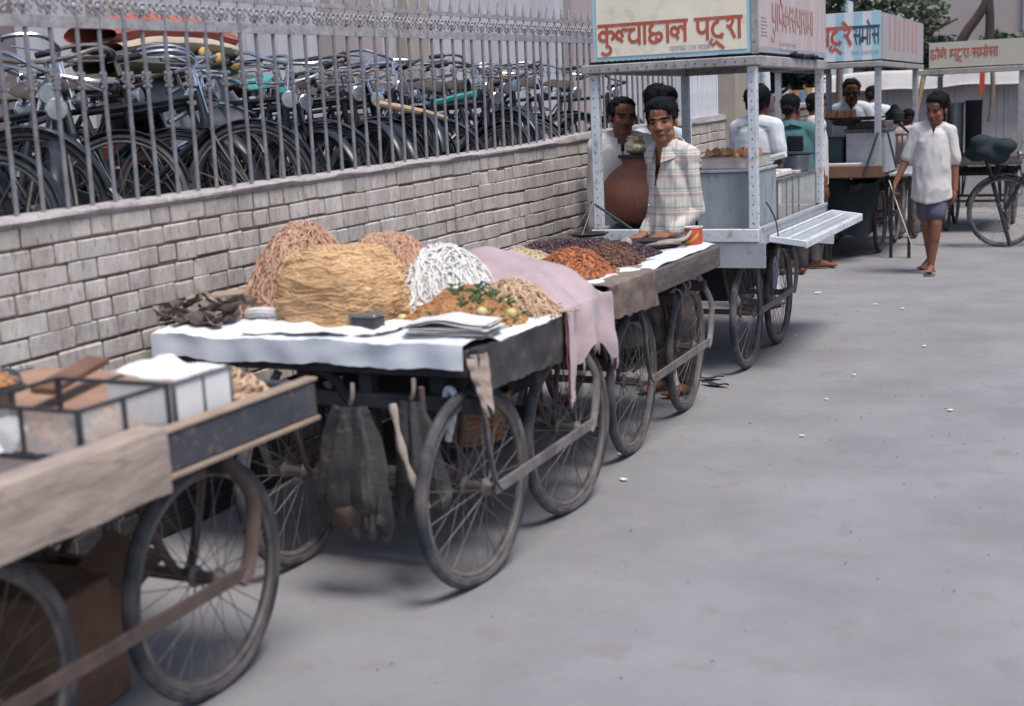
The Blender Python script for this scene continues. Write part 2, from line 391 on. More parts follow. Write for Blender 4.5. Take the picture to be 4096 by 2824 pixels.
# ---------------------------------------------------------------- ground
g = MB()
def road_z(x, y): return 0.006 * n3(x, y, 0, .9) + 0.0025 * n3(x, y, 3, 5)
XS = [-60, -20, -8, -5] + [-4.2 + .12 * i for i in range(60)] + [3.5, 5, 8, 14, 30, 80]
YS = [-30, -10, -4, -1] + [0.2 + .14 * i for i in range(120)] + [17.5, 19, 21, 24, 28, 34, 45, 60, 90, 140, 220]
vs = [(x, y, road_z(x, y) if 0 < y < 20 and -4.3 < x < 3.4 else 0) for y in YS for x in XS]; W = len(XS)
g.add(vs, [(j * W + i, j * W + i + 1, (j + 1) * W + i + 1, (j + 1) * W + i) for j in range(len(YS) - 1) for i in range(W - 1)])
o = g.build('road', M['road'], loc=(0, 0, 0)); tag(o, kind='structure')
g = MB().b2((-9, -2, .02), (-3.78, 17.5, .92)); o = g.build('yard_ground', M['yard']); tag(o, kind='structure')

def rise(y): return 0.0165 * (y - 3.6)
# ---------------------------------------------------------------- brick wall
WX = -3.52; WY0, WY1 = 2.2, 17.4
root = thing('brick_wall', (WX - .12, (WY0 + WY1) / 2, 0), 'long low whitewashed brick wall with brown joints running beside the handcarts', 'wall')
b = MB()
def shz(z, y): return z + max(0, z) / 1.35 * rise(y)
# mortar core
core = MB()
n = 40
for i in range(n):
    y0 = WY0 + (WY1 - WY0) * i / n; y1 = WY0 + (WY1 - WY0) * (i + 1) / n
    xs = (WX - .24, WX - .0075)
    core.add([(xs[0], y0, -.1), (xs[1], y0, -.1), (xs[1], y1, -.1), (xs[0], y1, -.1),
              (xs[0], y0, shz(1.325, y0)), (xs[1], y0, shz(1.325, y0)), (xs[1], y1, shz(1.325, y1)), (xs[0], y1, shz(1.325, y1))],
             [(1, 2, 6, 5), (0, 4, 7, 3)] + ([(0, 1, 5, 4)] if i == 0 else []) + ([(3, 7, 6, 2)] if i == n - 1 else []))
core.build('mortar', M['mortar'], root)
rnd = random.Random(3)
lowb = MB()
for c in range(17):
    z0 = c * .0785; y = WY0 + rnd.uniform(-.2, 0)
    while y < WY1:
        L = rnd.choice([.232, .232, .118, .118, .118, .155]) * rnd.uniform(.94, 1.05)
        y1 = min(y + L, WY1)
        if y1 - y > .04 and y >= WY0 - .2:
            gap = rnd.uniform(.003, .007); px = WX + rnd.uniform(-.003, .003) - .001
            jz = rnd.uniform(-.003, .003)
            t = MB().box((0, 0, 0), (.05, (y1 - y) - gap, .0785 - rnd.uniform(.003, .0075)), bev=rnd.uniform(.004, .008))
            tgt = lowb if z0 + .05 < (.50 if y < 4.7 else .42) else b  # dark band set higher beside the near carts to carry their shade
            yc = (y + y1) / 2
            tgt.add([(px - .025 + v[0], max(WY0, yc + v[1]), shz(z0 + .039 + jz + v[2] + .006 * n3(yc, c, 0, 1.3), yc + v[1])) for v in t.v], t.f)
        y = y1
b.v = [(x + .0022 * n3(x * 9, y * 9, z * 9, 3), y + .003 * n3(x, y * 7, z * 7, 3), z + .003 * n3(x + 5, y * 7, z * 7, 3)) for x, y, z in b.v]
b.build('brickwork', M['brick'], root)
lowb.build('dark_shaded_footing', M['stonegrey'], root)  # dark footing courses, coloured near black to include the shade under the carts
# coping
cp = MB()
prof = [(WX - .26, 1.320), (WX - .26, 1.350), (WX - .10, 1.368), (WX + .002, 1.364), (WX + .012, 1.356), (WX + .011, 1.346), (WX + .004, 1.340), (WX + .001, 1.332), (WX - .02, 1.320)]
n = 170; vs = []
for i in range(n + 1):
    y = WY0 + (WY1 - WY0) * i / n
    for j, (x, z) in enumerate(prof):
        k = .007 * n3(y * 1.7, j * .7, 2, 2.2) + .006 * n3(y, j, 5, 9) + .003 * n3(y, j, 9, 30)
        vs.append((x + k, y, shz(z + .7 * k, y) + (.03 if y > 8.0 and j in (2, 3) else 0) * min(1, (y - 8) / 1.0 if y > 8 else 0)))
P = len(prof)
cp.add(vs, [(i * P + j, i * P + (j + 1) % P, (i + 1) * P + (j + 1) % P, (i + 1) * P + j) for i in range(n) for j in range(P)] + [tuple(range(P))[::-1], tuple(n * P + j for j in range(P))])
cp.build('coping', M['coping'], root)

# pillar in the wall and white pole
root = thing('gate_pillar', (-3.64, 13.1, 0), 'beige plastered pillar standing at the end of the iron railing', 'pillar')
MB().b2((-3.92, 12.55, 0), (-3.40, 13.65, 2.35), bev=.02).build('shaft', M['pil_cream'], root)
MB().b2((-3.97, 12.50, 2.35), (-3.35, 13.70, 2.5), bev=.02).build('cap', M['coping'], root)

# ---------------------------------------------------------------- iron railing
def bar_mesh():
    m = MB(); m.tube([(0, 0, 0), (0, 0, .74)], .0088, 8)
    return m
def crest(m, y, z):
    # cast ornament: small rosette, two scrolls and a short spear above the flat rail
    m.ring((0, y, z + .035), .022, .006, 'X', 12, 5); m.ell((0, y, z + .035), (.014, .014, .014), 8, 5)
    for s_ in (-1, 1):
        m.ring((0, y + s_ * .042, z + .045), .014, .0055, 'X', 10, 5)
        m.ring((0, y + s_ * .036, z + .018), .010, .005, 'X', 10, 5)
    m.lathe([(.012, z + .055), (.006, z + .075), (.016, z + .10), (.010, z + .14), (.001, z + .19)], (0, y, 0), 7)
def railing(y0, y1, sp, label, fat=1.0, bm=None):
    r = thing('iron_railing', (WX - .05, y0, 0), label, 'railing')
    x = WX - .05
    bm_ = bar_mesh()
    kn = MB(); first = None; firstk = None; y = y0 + .05; idx = 0
    for s_ in (-1, 1):
        kn.ell((0, s_ * .019, .495), (.007, .008, .010), 7, 5); kn.ell((0, s_ * .019, .445), (.006, .007, .008), 7, 5)
        kn.ring((0, s_ * .017, .472), .010, .0032, 'X', 9, 5)
    kn.lathe([(.010, .44), (.013, .452), (.0105, .47), (.013, .488), (.010, .50)], (0, 0, 0), 8)
    while y < y1 - .03:
        z0 = shz(1.36, y)
        if first is None:
            first = bm_.build('bar', M[bm or 'iron'], r, local=True); first.scale = (fat, fat, 1); firstk = kn.build('collar_scroll', M['iron'], first, local=True)
            ob, kb = first, firstk
        else:
            ob = first.copy(); COL.objects.link(ob); ob.parent = r
            kb = firstk.copy(); COL.objects.link(kb); kb.parent = ob
        ob.location = (0 + random.uniform(-.002, .002), y - y0, z0)
        ob.rotation_euler = (random.uniform(-.012, .012), random.uniform(-.01, .01), random.uniform(-.4, .4))
        kb.location = (0, 0, 0)
        y += sp
    def zz(z, y): return z + rise(y)
    for nm, z, h, w in (('flat_rail', 2.045, .042, .014), ('top_rail', 2.165, .022, .012)):
        m = MB(); seg = int((y1 - y0) / .5) + 1
        pts = [(x, y0 + (y1 - y0) * i / seg) for i in range(seg + 1)]
        for i in range(seg):
            m.bar((x, pts[i][1], zz(z, pts[i][1])), (x, pts[i + 1][1], zz(z, pts[i + 1][1])), w, h)
        m.build(nm, M['ironlt'], r)
    m = MB(); y = y0 + .05
    while y < y1 - .03:
        t = MB(); crest(t, 0, 0); m.add([(x + v[0], y + v[1], zz(2.07, y) + v[2]) for v in t.v], t.f); y += sp
    m.build('crest_ornament', M['ironlt'], r)
    return r
railing(2.6, 11.18, .128, 'tall iron railing with scroll crest on the brick wall in front of the parked bicycles')
railing(11.36, 12.5, .06, 'short stretch of close-set white railing between the pale post and the beige pillar', 1.9, 'cartwhite')
root = thing('railing_post', (WX - .02, 11.27, 0), 'pale square post between the two stretches of iron railing', 'post')
MB().b2((WX - .07, 11.22, 1.38), (WX + .02, 11.32, 2.5), bev=.008).build('shaft', M['cartwhite'], root)
MB().b2((WX + .012, 11.235, .2), (WX + .05, 11.305, 1.5), bev=.008).build('lower_shaft', M['cartwhite'], root)

# ---------------------------------------------------------------- building behind the yard
root = thing('yard_building', (-8.2, 10, 0), 'long lilac-white building wall with plaster pilasters behind the parked bicycles', 'building')
MB().b2((-9.4, 2, 0), (-8.0, 34, 5.0)).build('wall', M['bwall'], root)
for i, (y, w, mm) in enumerate(((7.25, .75, 'pil_brown'), (8.95, .5, 'pil_cream'), (12.55, 1.1, 'pil_pink'), (14.2, .6, 'pil_cream'), (19.5, 1.2, 'pil_pink'), (25.5, 1.2, 'pil_cream'))):
    MB().b2((-8.01, y, .9), (-7.86, y + w, 4.9), bev=.015).build('pilaster', M[mm], root)

# ---------------------------------------------------------------- bicycles
def spokes(m, r, hr, w, n=18, rad=.0016):
    for i in range(n):
        a = 2 * PI * i / n; s_ = 1 if i % 2 else -1; o_ = a + (PI / n * 2.6) * (1 if (i // 2) % 2 else -1)
        m.tube([(s_ * w, hr * math.cos(o_), hr * math.sin(o_)), (0, r * math.cos(a), r * math.sin(a))], rad, 4, cap=False)
def make_bike(name='bicycle'):
    r = bpy.data.objects.new(name, None); COL.objects.link(r)
    # local: X sideways, Y along the bike (front = +Y), Z up
    rw, fw = (0, -.56, .335), (0, .58, .335)
    for k, c in (('front_wheel', fw), ('rear_wheel', rw)):
        m = MB(); m.ring((0, 0, 0), .305, .012, 'X', 32, 6); spokes(m, .30, .02, .03, 16); m.lathe([(.012, -.045), (.022, -.035), (.016, 0), (.022, .035), (.012, .045)], (0, 0, 0), 10, 'X')
        w = m.build(k, M['rim'], r, local=True); w.location = c
        MB().ring((0, 0, 0), .322, .019, 'X', 36, 7).build('tyre', M['tyre_dust'], w, local=True)
        g_ = MB(); a0, a1 = ((R(20), R(175)) if k == 'rear_wheel' else (R(10), R(140)))
        if k == 'rear_wheel': a0, a1 = R(35), R(205)
        pts = [(0, .352 * math.cos(a0 + (a1 - a0) * i / 18), .352 * math.sin(a0 + (a1 - a0) * i / 18)) for i in range(19)]
        t = MB().tube([(0, p[1], p[2]) for p in pts], .009, 8); g_.add([(v[0] * 3.2, v[1], v[2]) for v in t.v], t.f)
        g_.add([(v[0] + c[0], v[1] + c[1], v[2] + c[2]) for v in []], [])
        mg = g_.build('mudguard', M['black'], r, local=True); mg.location = c
    hd0, hd1 = V((0, .38, .66)), V((0, .345, .86)); bb = V((0, -.10, .29)); st = V((0, -.27, .86))
    f = MB()
    for a, c, q in ((hd0, bb, .017), (V((0, .35, .83)), V((0, -.265, .80)), .016), (bb, st, .016), (hd0, hd1, .02)): f.rod(a, c, q, n=8)
    for s_ in (-1, 1):
        f.rod((s_ * .012, -.10, .29), (s_ * .05, -.56, .335), .010, n=6); f.rod((s_ * .014, -.265, .79), (s_ * .05, -.56, .335), .008, n=6)
    f.build('frame', M['black'], r, local=True)
    k = MB()
    for s_ in (-1, 1): k.tube(bez([(s_ * .045, .58, .335), (s_ * .045, .47, .5), (s_ * .03, .40, .66)], 6), .010, 6)
    k.box((0, .385, .675), (.085, .03, .03)); k.build('fork', M['black'], r, local=True)
    h = MB(); h.rod((0, .345, .86), (0, .325, .97), .012)
    for s_ in (-1, 1):
        h.tube(cr_path([(0, .33, .965), (s_ * .12, .37, .975), (s_ * .22, .33, 1.0), (s_ * .27, .22, 1.0), (s_ * .275, .12, .985)], 5), .011, 7)
        h.rod((s_ * .08, .36, .955), (s_ * .25, .19, .955), .005, n=5)
    h.rod((0, .34, .96), (0, .39, .72), .005, n=5)
    hb = h.build('handlebar', M['chrome'], r, local=True)
    lp_ = MB(); lp_.lathe([(.012, -.05), (.035, -.035), (.048, 0), (.050, .012), (.044, .018), (.01, .02)], (0, .43, .86), 14, 'Y'); lp_.build('headlamp', M['chrome'], r, local=True)
    for s_ in (-1, 1): MB().rod((s_ * .275, .16, .99), (s_ * .277, .04, .975), .018, .016, n=9).build('grip', M['dark'], hb, local=True)
    s = MB()
    def sad(u, v):
        t = u; w = .035 + .075 * max(0, (1 - t)) ** .7 if t < .8 else .035 - .01 * (t - .8) / .2
        a = (v - .5) * PI
        return (math.sin(a) * w, -.42 + .27 * t, .955 + .03 * math.cos(a) - .05 * abs(math.sin(a)) + .02 * (1 - t) ** 2)
    s.grid(sad, 10, 8, thick=.012); sd = s.build('saddle', M['brownleather'], r, local=True)
    q = MB()
    for s_ in (-1, 1):
        q.lathe([(.018 + .002 * (i % 2), i * .008) for i in range(8)], (s_ * .05, -.37, .875), 8)
        q.rod((s_ * .04, -.40, .875), (s_ * .02, -.17, .93), .004, n=5)
    q.rod((0, -.28, .84), (0, -.285, .93), .011); q.build('saddle_spring', M['chrome'], sd, local=True)
    c = MB()
    for s_ in (-1, 1):
        c.rod((s_ * .06, -.40, .735), (s_ * .06, -.80, .735), .005, n=5); c.rod((s_ * .06, -.70, .735), (s_ * .055, -.56, .335), .005, n=5)
        c.rod((s_ * .02, -.40, .735), (s_ * .02, -.80, .735), .004, n=5)
    for y in (-.42, -.55, -.68, -.80): c.rod((-.06, y, .735), (.06, y, .735), .005, n=5)
    c.build('carrier', M['black'], r, local=True)
    c = MB(); pr = [(0, .06), (.0, -.06)]
    def cc(u, v):
        y = -.56 + .50 * u; rr = .055 + .055 * u
        return (.055, y, .335 - .045 * u + (v - .5) * 2 * rr)
    c.grid(cc, 8, 2, thick=.03); c.lathe([(.112, .035), (.112, .065)], (0, -.10, .29), 20, 'X')
    c.build('chain_case', M['black'], r, local=True)
    c = MB(); c.rod((.085, -.10, .29), (.085, .04, .20), .009); c.rod((-.075, -.10, .29), (-.075, -.24, .38), .009); c.rod((-.08, -.10, .29), (.09, -.10, .29), .012)
    cr_ = c.build('crank', M['chrome'], r, local=True)
    for s_, y, z in ((1, .04, .20), (-1, -.24, .38)): MB().box((s_ * .13, y, z), (.085, .06, .022), bev=.006).build('pedal', M['dark'], cr_, local=True)
    s = MB()
    for s_ in (-1, 1): s.tube([(s_ * .06, -.56, .335), (s_ * .075, -.60, .02)], .008, 6)
    s.rod((-.075, -.60, .015), (.075, -.60, .015), .008, n=6); s.build('kickstand', M['rust'], r, local=True)
    return r
bproto = make_bike()
YG = .92
blabels = ['black bicycle at the far left of the parked row, mostly behind the first railing bars',
 'brown saddled black bicycle, second from the left end of the front row', 'third black bicycle from the left end of the front row',
 'fourth black bicycle from the left end of the front row', 'fifth black bicycle from the left end of the front row',
 'sixth black bicycle from the left end of the front row', 'second black bicycle left of the one with the turquoise saddle',
 'brown saddled black bicycle just left of the one with the turquoise saddle', 'black bicycle whose saddle wears a bright turquoise cover',
 'black bicycle just right of the one with the turquoise saddle', 'second black bicycle right of the one with the turquoise saddle',
 'black bicycle with a long tan rolled mat lying across its front', 'brown saddled black bicycle just right of the tan rolled mat',
 'black bicycle just left of the one with the turquoise crossbar', 'black bicycle with a turquoise padded crossbar',
 'black bicycle just right of the one with the turquoise crossbar', 'brown saddled black bicycle near the right end, by the yellow rag',
 'black bicycle seen left of the corner post of the red lettered sign cart', 'black bicycle behind the balding man at the end of the row', 'last black bicycle in the row behind the brass pot',
 'black bicycle in the back row behind the striped bundle', 'black bicycle in the back row left of the turquoise saddle', 'black bicycle in the back row with chrome handlebar above the turquoise crossbar',
 'black bicycle in the back row near the pinkish pilaster', 'black bicycle in the back row at the right end']
for k_ in range(12): blabels.append('black bicycle wedged in the dark tangle between the nearer parked bicycles')
rb = random.Random(11)
bikes = []
ycur = 3.55
for i in range(37):
    o = bproto if i == 0 else copy_tree(bproto)
    if i < 20:
        y = 3.35 + i * .415 + rb.uniform(-.05, .05); x = -4.66 + rb.uniform(-.20, .08)
        ang = R(-98 + rb.uniform(-34, 30)) if i % 4 else R(-140 + rb.uniform(-10, 8))
    elif i >= 25:
        y = 3.6 + (i - 25) * .62 + rb.uniform(-.08, .08); x = -5.05 + rb.uniform(-.2, .2); ang = R(-70 + rb.uniform(-30, 30))
    else:
        y = 5.6 + (i - 20) * 1.25 + rb.uniform(-.1, .1); x = -5.9 + rb.uniform(-.1, .1); ang = R(-100 + rb.uniform(-20, 20))
    o.location = (x, y, YG + rb.uniform(0, .05)); o.rotation_euler = (R(rb.uniform(-2, 5)), R(rb.uniform(-18, 15)), ang)
    for ch in kids(o):
        if ch.name.startswith('handlebar'):
            k_ = rb.uniform(.0, .10) if i < 20 else rb.uniform(.05, .16); ch.location.z = k_; ch.rotation_euler.z = 0
    tag(o, blabels[i], 'bicycle', 'bicycles parked behind the iron railing'); bikes.append(o)
def child(o, n): return [c for c in kids(o) if c.name.split('.')[0] == n][0]
# individual differences
def recol(o, n, m):
    c = child(o, n); c.data = c.data.copy(); c.data.materials.clear(); c.data.materials.append(m); return c
for i, b_ in enumerate(bikes[:37]):
    for w_ in ('front_wheel', 'rear_wheel'):
        for t_ in kids(child(b_, w_)):
            if i % 3 and len(t_.data.materials) and t_.data.users > 1: t_.data = t_.data.copy(); t_.data.materials.clear(); t_.data.materials.append(M['rubber'])
sc = recol(bikes[8], 'saddle', M['turq']); sc['label'] = 'saddle wrapped in a turquoise cover'; sc.scale = (1.3, 1.25, 1.0); sc.location.z = .0
for i in range(37):
    if i not in (8, 1, 7, 12, 16): recol(bikes[i], 'saddle', M['leather'])
    if i % 3 == 1: recol(bikes[i], 'handlebar', M['rim'])
def tool(o, name, mb, m, label): c = mb.build(name, m, o, local=True); c['label'] = label; return c
tool(bikes[14], 'crossbar_cover', MB().tube(cr_path([(0, .33, .83), (0, .1, .825), (0, -.2, .81)], 4), [.03] + [.034] * 7 + [.028], 9), M['turq'], 'turquoise padded crossbar cover')

m = MB(); m.tube([(-4.22, 7.22, 1.74), (-4.20, 7.5, 1.705), (-4.20, 7.8, 1.67), (-4.20, 8.08, 1.63)], [.020, .025, .023, .018], 9)
o = m.build('rolled_mat', M['stick_pale']); tag(o, 'long tan rolled mat lying across the bicycles in mid row', 'mat')
m = MB(); m.ell((-4.5, 9.751, 1.935), (.05, .06, .04), 12, 8, jit=.12); m.ell((-4.5, 9.811, 1.895), (.03, .03, .06), 10, 7, jit=.1)
o = m.build('yellow_rag', M['postyel']); tag(o, 'dull yellow rag tied over the bicycles near the right end of the row', 'rag')

# ---------------------------------------------------------------- handcart undercarriage
def cart_wheel(root, x, y, r=.355, rot=0.0, loc=True, dusty=True, lean=0.0):
    m = MB(); m.ring((0, 0, 0), r - .045, .013, 'X', 48, 7, flat=1.2); m.ring((0, 0, 0), r - .033, .008, 'X', 48, 6, flat=2.3); spokes(m, r - .05, .028, .045, 32, .0017)
    m.lathe([(.012, -.075), (.020, -.06), (.034, -.045), (.034, -.04), (.02, -.03), (.02, .03), (.034, .04), (.034, .045), (.02, .06), (.012, .075)], (0, 0, 0), 14, 'X')
    w_ = m.build('wheel', M['rim'], root, local=True); p = WL(root); w_.location = (x - p[0], y - p[1], r); w_.rotation_euler = (0, lean, -rot)
    MB().ring((0, 0, 0), r - .02, .0215, 'X', 64, 9).build('tyre', M['tyre_dust' if dusty else 'rubber'], w_, local=True)
    return w_
def undercarriage(root, xr, xl, ya, yb, top, r=.355, y0=None, y1=None, straps=True, barx=.11, iron='strap', fat=1.0):
    """xr/xl wheel planes, ya/yb axles, top = underside of the table"""
    for y in (ya, yb): MB().box(((xr + xl) / 2, y, r), (xr - xl + .1, .03, .03)).build('axle', M['rust'], root, smooth=False)
    m = MB()
    for x in (xr - .10, xl + .10): m.box((x, (y0 + y1) / 2, top - .035), (.06, y1 - y0 - .1, .07), bev=.006)
    for y in (ya - .05, (ya + yb) / 2, yb + .05): m.box(((xr + xl) / 2, y, top - .10), (xr - xl + .15, .055, .055), bev=.006)
    m.build('chassis_beam', M['wooddark'], root)
    if straps:
        for sx, x in ((1, xr), (-1, xl)):
            xo = x + sx * barx; m = MB()
            # lower bar joining the two hubs outside the wheels
            m.bar((xo, ya - .03, r + .01), (xo, yb + .05, r + .03), .012, .042, bev=.003)
            m.build('hub_bar', M[iron], root)
            for y, s_ in ((ya, -1), (yb, 1)):
                m = MB()
                pts = cr_path([(x + sx * .03, y + s_ * .015, top - .02), (xo - sx * .01, y + s_ * .06, top - .16), (xo, y + s_ * .07, r + .18), (xo, y + s_ * .03, r + .05), (xo, y - s_ * .02, r + .005)], 6)
                m.tube(pts, .016 * fat, 8, flat=.45); m.build('hanger_strap', M[iron], root)
                m = MB(); xi = x - sx * .10
                m.tube(cr_path([(xi, y + .16, top - .02), (xi, y + .13, r + .22), (xi + sx * .02, y, r), (xi, y - .13, r + .22), (xi, y - .16, top - .02)], 6), .011 * fat, 7)
                m.build('inner_fork', M['rust'], root)
def plank_top(root, x0, x1, y0, y1, z, th=.03, m='woodgrey', n=7):
    b = MB(); w_ = (x1 - x0) / n
    for i in range(n): b.b2((x0 + i * w_ + .003, y0, z - th), (x0 + (i + 1) * w_ - .003, y1, z + random.uniform(-.002, .002)), bev=.003)
    return b.build('plank_top', M[m], root)
def drape(fn, nu, nv, th=.003): return MB().grid(fn, nu, nv, th)

# noodles: one heap of real strands
def strands(n, gen, rad, seg=9, sides=5, seed=1):
    m = MB(); rg = random.Random(seed)
    for i in range(n):
        pts = gen(rg)
        m.tube(pts, rad * rg.uniform(.8, 1.2), sides, cap=False)
    return m
def crumbs(m, n, gen, size, seed=2, sh='ell'):
    rg = random.Random(seed)
    for i in range(n):
        p, nn = gen(rg); s_ = size * rg.uniform(.6, 1.35)
        Mx = Euler((rg.uniform(0, 6), rg.uniform(0, 6), rg.uniform(0, 6))).to_matrix()
        m.ell(p, (s_, s_ * rg.uniform(.5, .8), s_ * rg.uniform(.4, .7)), 6, 4, Mx)
    return m
def dome(m, c, rx, ry, h, nz=.02, nu=28, nv=10, p=1.6, seed=0):
    c = V(c)
    def f(u, v):
        a = 2 * PI * u; rr = v
        z = h * (1 - rr ** p); k = n3(math.cos(a) * rr * 3 + seed, math.sin(a) * rr * 3, seed, 1.6) * nz
        return c + V((rx * rr * math.cos(a) * (1 + k * 2), ry * rr * math.sin(a) * (1 + k * 2), z + k - (.003 if v == 1 else 0)))
    m.grid(f, nu, nv); return m
def dome_pt(rg, c, rx, ry, h, p=1.6, nz=.02, seed=0, edge=1.0):
    a = rg.uniform(0, 2 * PI); rr = math.sqrt(rg.random()) * edge
    k = n3(math.cos(a) * rr * 3 + seed, math.sin(a) * rr * 3, seed, 1.6) * nz
    return (V(c) + V((rx * rr * math.cos(a) * (1 + k * 2), ry * rr * math.sin(a) * (1 + k * 2), max(0, h * (1 - rr ** p)) + k)), None)

# ================================================================= CART 1 (nearest)
T1 = .87
c1 = thing('handcart', (-2.65, 2.3, 0), 'nearest wooden handcart at the lower left with a glass display case on it', 'handcart', 'handcarts lined up along the wall')
plank_top(c1, -3.25, -2.205, 1.1, 3.22, T1)
m = MB(); m.b2((-2.203, 1.1, .790), (-2.17, 3.25, .893), bev=.005); m.b2((-3.29, 3.22, .795), (-2.205, 3.25, .89), bev=.005); m.b2((-3.29, 1.1, .80), (-3.255, 3.218, .89), bev=.005)
m.build('side_board', M['paintdark'], c1)
m = MB(); m.b2((-2.209, 1.1, .894), (-2.165, 3.256, .905), bev=.003); m.b2((-2.195, 1.1, .775), (-2.163, 3.256, .789), bev=.003); m.build('edge_strip', M['woodpale'], c1)
undercarriage(c1, -2.40, -3.05, 2.06, 2.96, .79, y0=1.3, y1=3.2, barx=.13, iron='rust', fat=1.35)
for x in (-2.40, -3.05):
    cart_wheel(c1, x, 2.96); cart_wheel(c1, x, 2.06)
s = MB()
def f(u, v):
    y = 1.10 + 1.43 * u
    if v < .22: return (-2.215 + .065 * (v / .22), y, .910 + .002 * n3(u * 12, v * 6, 0))
    t = (v - .22) / .78
    return (-2.148 + .004 * n3(u * 9, t * 3, 3), y + .006 * n3(t * 4, 1, 8), .908 - (.150 + .006 * n3(u * 7, 0, 1) + .012 * max(0, .5 - u)) * t)
s.grid(f, 60, 18, .014); s.build('worn_plank', M['wornplank'], c1)
# lower boxes under it
cr = thing('carton', (-2.85, 2.75, 0), 'dull orange brown carton standing in the shade under the nearest handcart', 'carton')
m = MB(); m.box((-2.84, 2.72, .19), (.40, .30, .38), (0, 0, .12), bev=.008); m.build('carton_body', M['crate'], cr)
MB().box((-2.66, 2.90, .40), (.20, .16, .006), (.5, .35, .12)).build('open_flap', M['crate'], cr)
MB().box((-3.0, 2.58, .40), (.18, .28, .006), (-.1, -.6, .12)).build('open_flap', M['crate'], cr)
# sagging dark sheet added underneath to deepen the shade there
s = MB(); s.grid(lambda u, v: (-2.62 - .32 * v + .03 * n3(u * 5, v * 3, 1), 1.3 + 1.8 * u, .77 - .22 * math.sin(PI * v) - .05 * n3(u * 3, v * 2, 8)), 40, 12, .004)
o = s.build('added_shade_sheet', M['darkcloth']); tag(o, 'sagging dark sheet added to deepen the shade below the nearest handcart', 'cloth')
m = MB(); m.b2((-2.98, 1.5, .60), (-2.55, 3.0, .62), bev=.004); m.b2((-2.56, 1.5, .62), (-2.54, 3.0, .70)); o = m.build('lower_shelf', M['wooddark'], c1)
# display case
dc = thing('display_case', (-2.4, 2.3, T1), 'low glass case of orange snacks in dark metal bars on the nearest handcart', 'display case')
x0, x1, y0, y1, z0, z1 = -2.60, -2.235, 2.34, 2.66, .885, 1.0
fr = MB()
for z in (z0 - .005, z1):
    for a, bb in (((x0, y0, z), (x1, y0, z)), ((x1, y0, z), (x1, y1, z)), ((x1, y1, z), (x0, y1, z)), ((x0, y1, z), (x0, y0, z))): fr.bar(a, bb, .009, .009)
for y in (y0, y0 + .155, y1): fr.b2((x1 - .006, y - .006, z0), (x1 + .006, y + .006, z1)); fr.b2((x0 - .006, y - .006, z0), (x0 + .006, y + .006, z1))
fr.b2(((x0 + x1) / 2 - .004, y0 - .004, z0), ((x0 + x1) / 2 + .004, y0 + .004, z1))
fr.build('metal_frame', M['tinbox'], dc, smooth=False)
MB().b2((x0 + .006, y0 + .005, z0 + .003), (x1 - .001, y0 + .007, z1 - .006)).b2((x1 - .001, y0 + .007, z0 + .003), (x1 + .001, y1 - .006, z1 - .006)).build('glass_pane', M['dirtyglass'], dc, smooth=False)
for i, (cx, cy, mm, nm) in enumerate(((-2.42, 2.42, 'snack_orange', 'snack_heap'), (-2.33, 2.56, 'samosa', 'snack_heap'), (-2.53, 2.40, 'paper', 'paper_bundle'))):
    m = MB(); dome(m, (cx, cy, .885), .07, .075, .075, .02, seed=i)
    if i < 2: rg = random.Random(i); crumbs(m, 160, lambda rg: dome_pt(rg, (cx, cy, .888), .07, .075, .075, seed=i), .008, seed=i)
    o = m.build('snack_heap' if i < 2 else 'paper_bundle', M[mm])
    tag(o, ('orange crumbly snack heap inside the nearest corner of the glass case', 'brown fried snack heap inside the far half of the glass case', 'white paper bundle inside the glass case')[i], 'snack' if i < 2 else 'paper')
dc2 = thing('display_case', (-2.4, 2.85, T1), 'small case with white panes right behind the glass case on the nearest handcart', 'display case')
x0, x1, y0, y1 = -2.46, -2.235, 2.69, 2.93; z1 = .995
fr = MB()
for z in (z0 - .005, z1):
    for a, bb in (((x0, y0, z), (x1, y0, z)), ((x1, y0, z), (x1, y1, z)), ((x1, y1, z), (x0, y1, z)), ((x0, y1, z), (x0, y0, z))): fr.bar(a, bb, .007, .007)
for y in (y0, (y0 + y1) / 2, y1): fr.b2((x1 - .005, y - .004, z0), (x1 + .004, y + .004, z1))
fr.build('metal_frame', M['steel'], dc2, smooth=False)
MB().b2((x1 - .004, y0 + .004, z0 + .003), (x1 - .001, y1 - .004, z1 - .006)).b2((x0 + .006, y0 - .001, z0 + .003), (x1 - .006, y0 + .001, z1 - .006)).build('white_pane', M['paper'], dc2, smooth=False)
s = MB(); s.grid(lambda u, v: (-2.45 + .21 * v, 2.70 + .22 * u, 1.000 + .012 * n3(u * 4, v * 4, 2) + .02 * math.exp(-((v - .1) * 6) ** 2)), 20, 20, .004)
o = s.build('paper_sheet', M['paper']); tag(o, 'bright white paper sheet covering the second case on the nearest handcart', 'paper')
# sev coil heap at the far end
def coil(c, rx, ry, h, rad_, mm, lab, seed, n=240, nm='noodle_heap', turns=.45, flat=.5):
    c = V(c)
    def gen(rg):
        a = rg.uniform(0, 2 * PI); k = rg.uniform(.25, 1); hh = h * (1 - k ** 2) * rg.uniform(.8, 1.08)
        out = []
        da = turns * rg.uniform(.6, 1.4); ph = rg.uniform(0, 6)
        for i in range(9):
            t = i / 8; aa = a + da * (t - .5) * 2
            kk = k + .05 * math.sin(ph + t * 7)
            out.append(c + V((rx * kk * math.cos(aa), ry * kk * math.sin(aa), hh + .01 * math.sin(ph + t * 5))))
        return out
    m = MB(); dome(m, c - V((0, 0, .008)), rx * .94, ry * .94, h * .93, .01, p=2, seed=seed)
    m.merge(strands(n, gen, rad_, seed=seed)); o = m.build(nm, M[mm]); tag(o, lab, 'snack'); return o
coil((-2.40, 3.08, .875), .17, .11, .075, .004, 'stick_pale', 'coiled pale brown noodle snack at the far end of the nearest handcart', 5, 200)
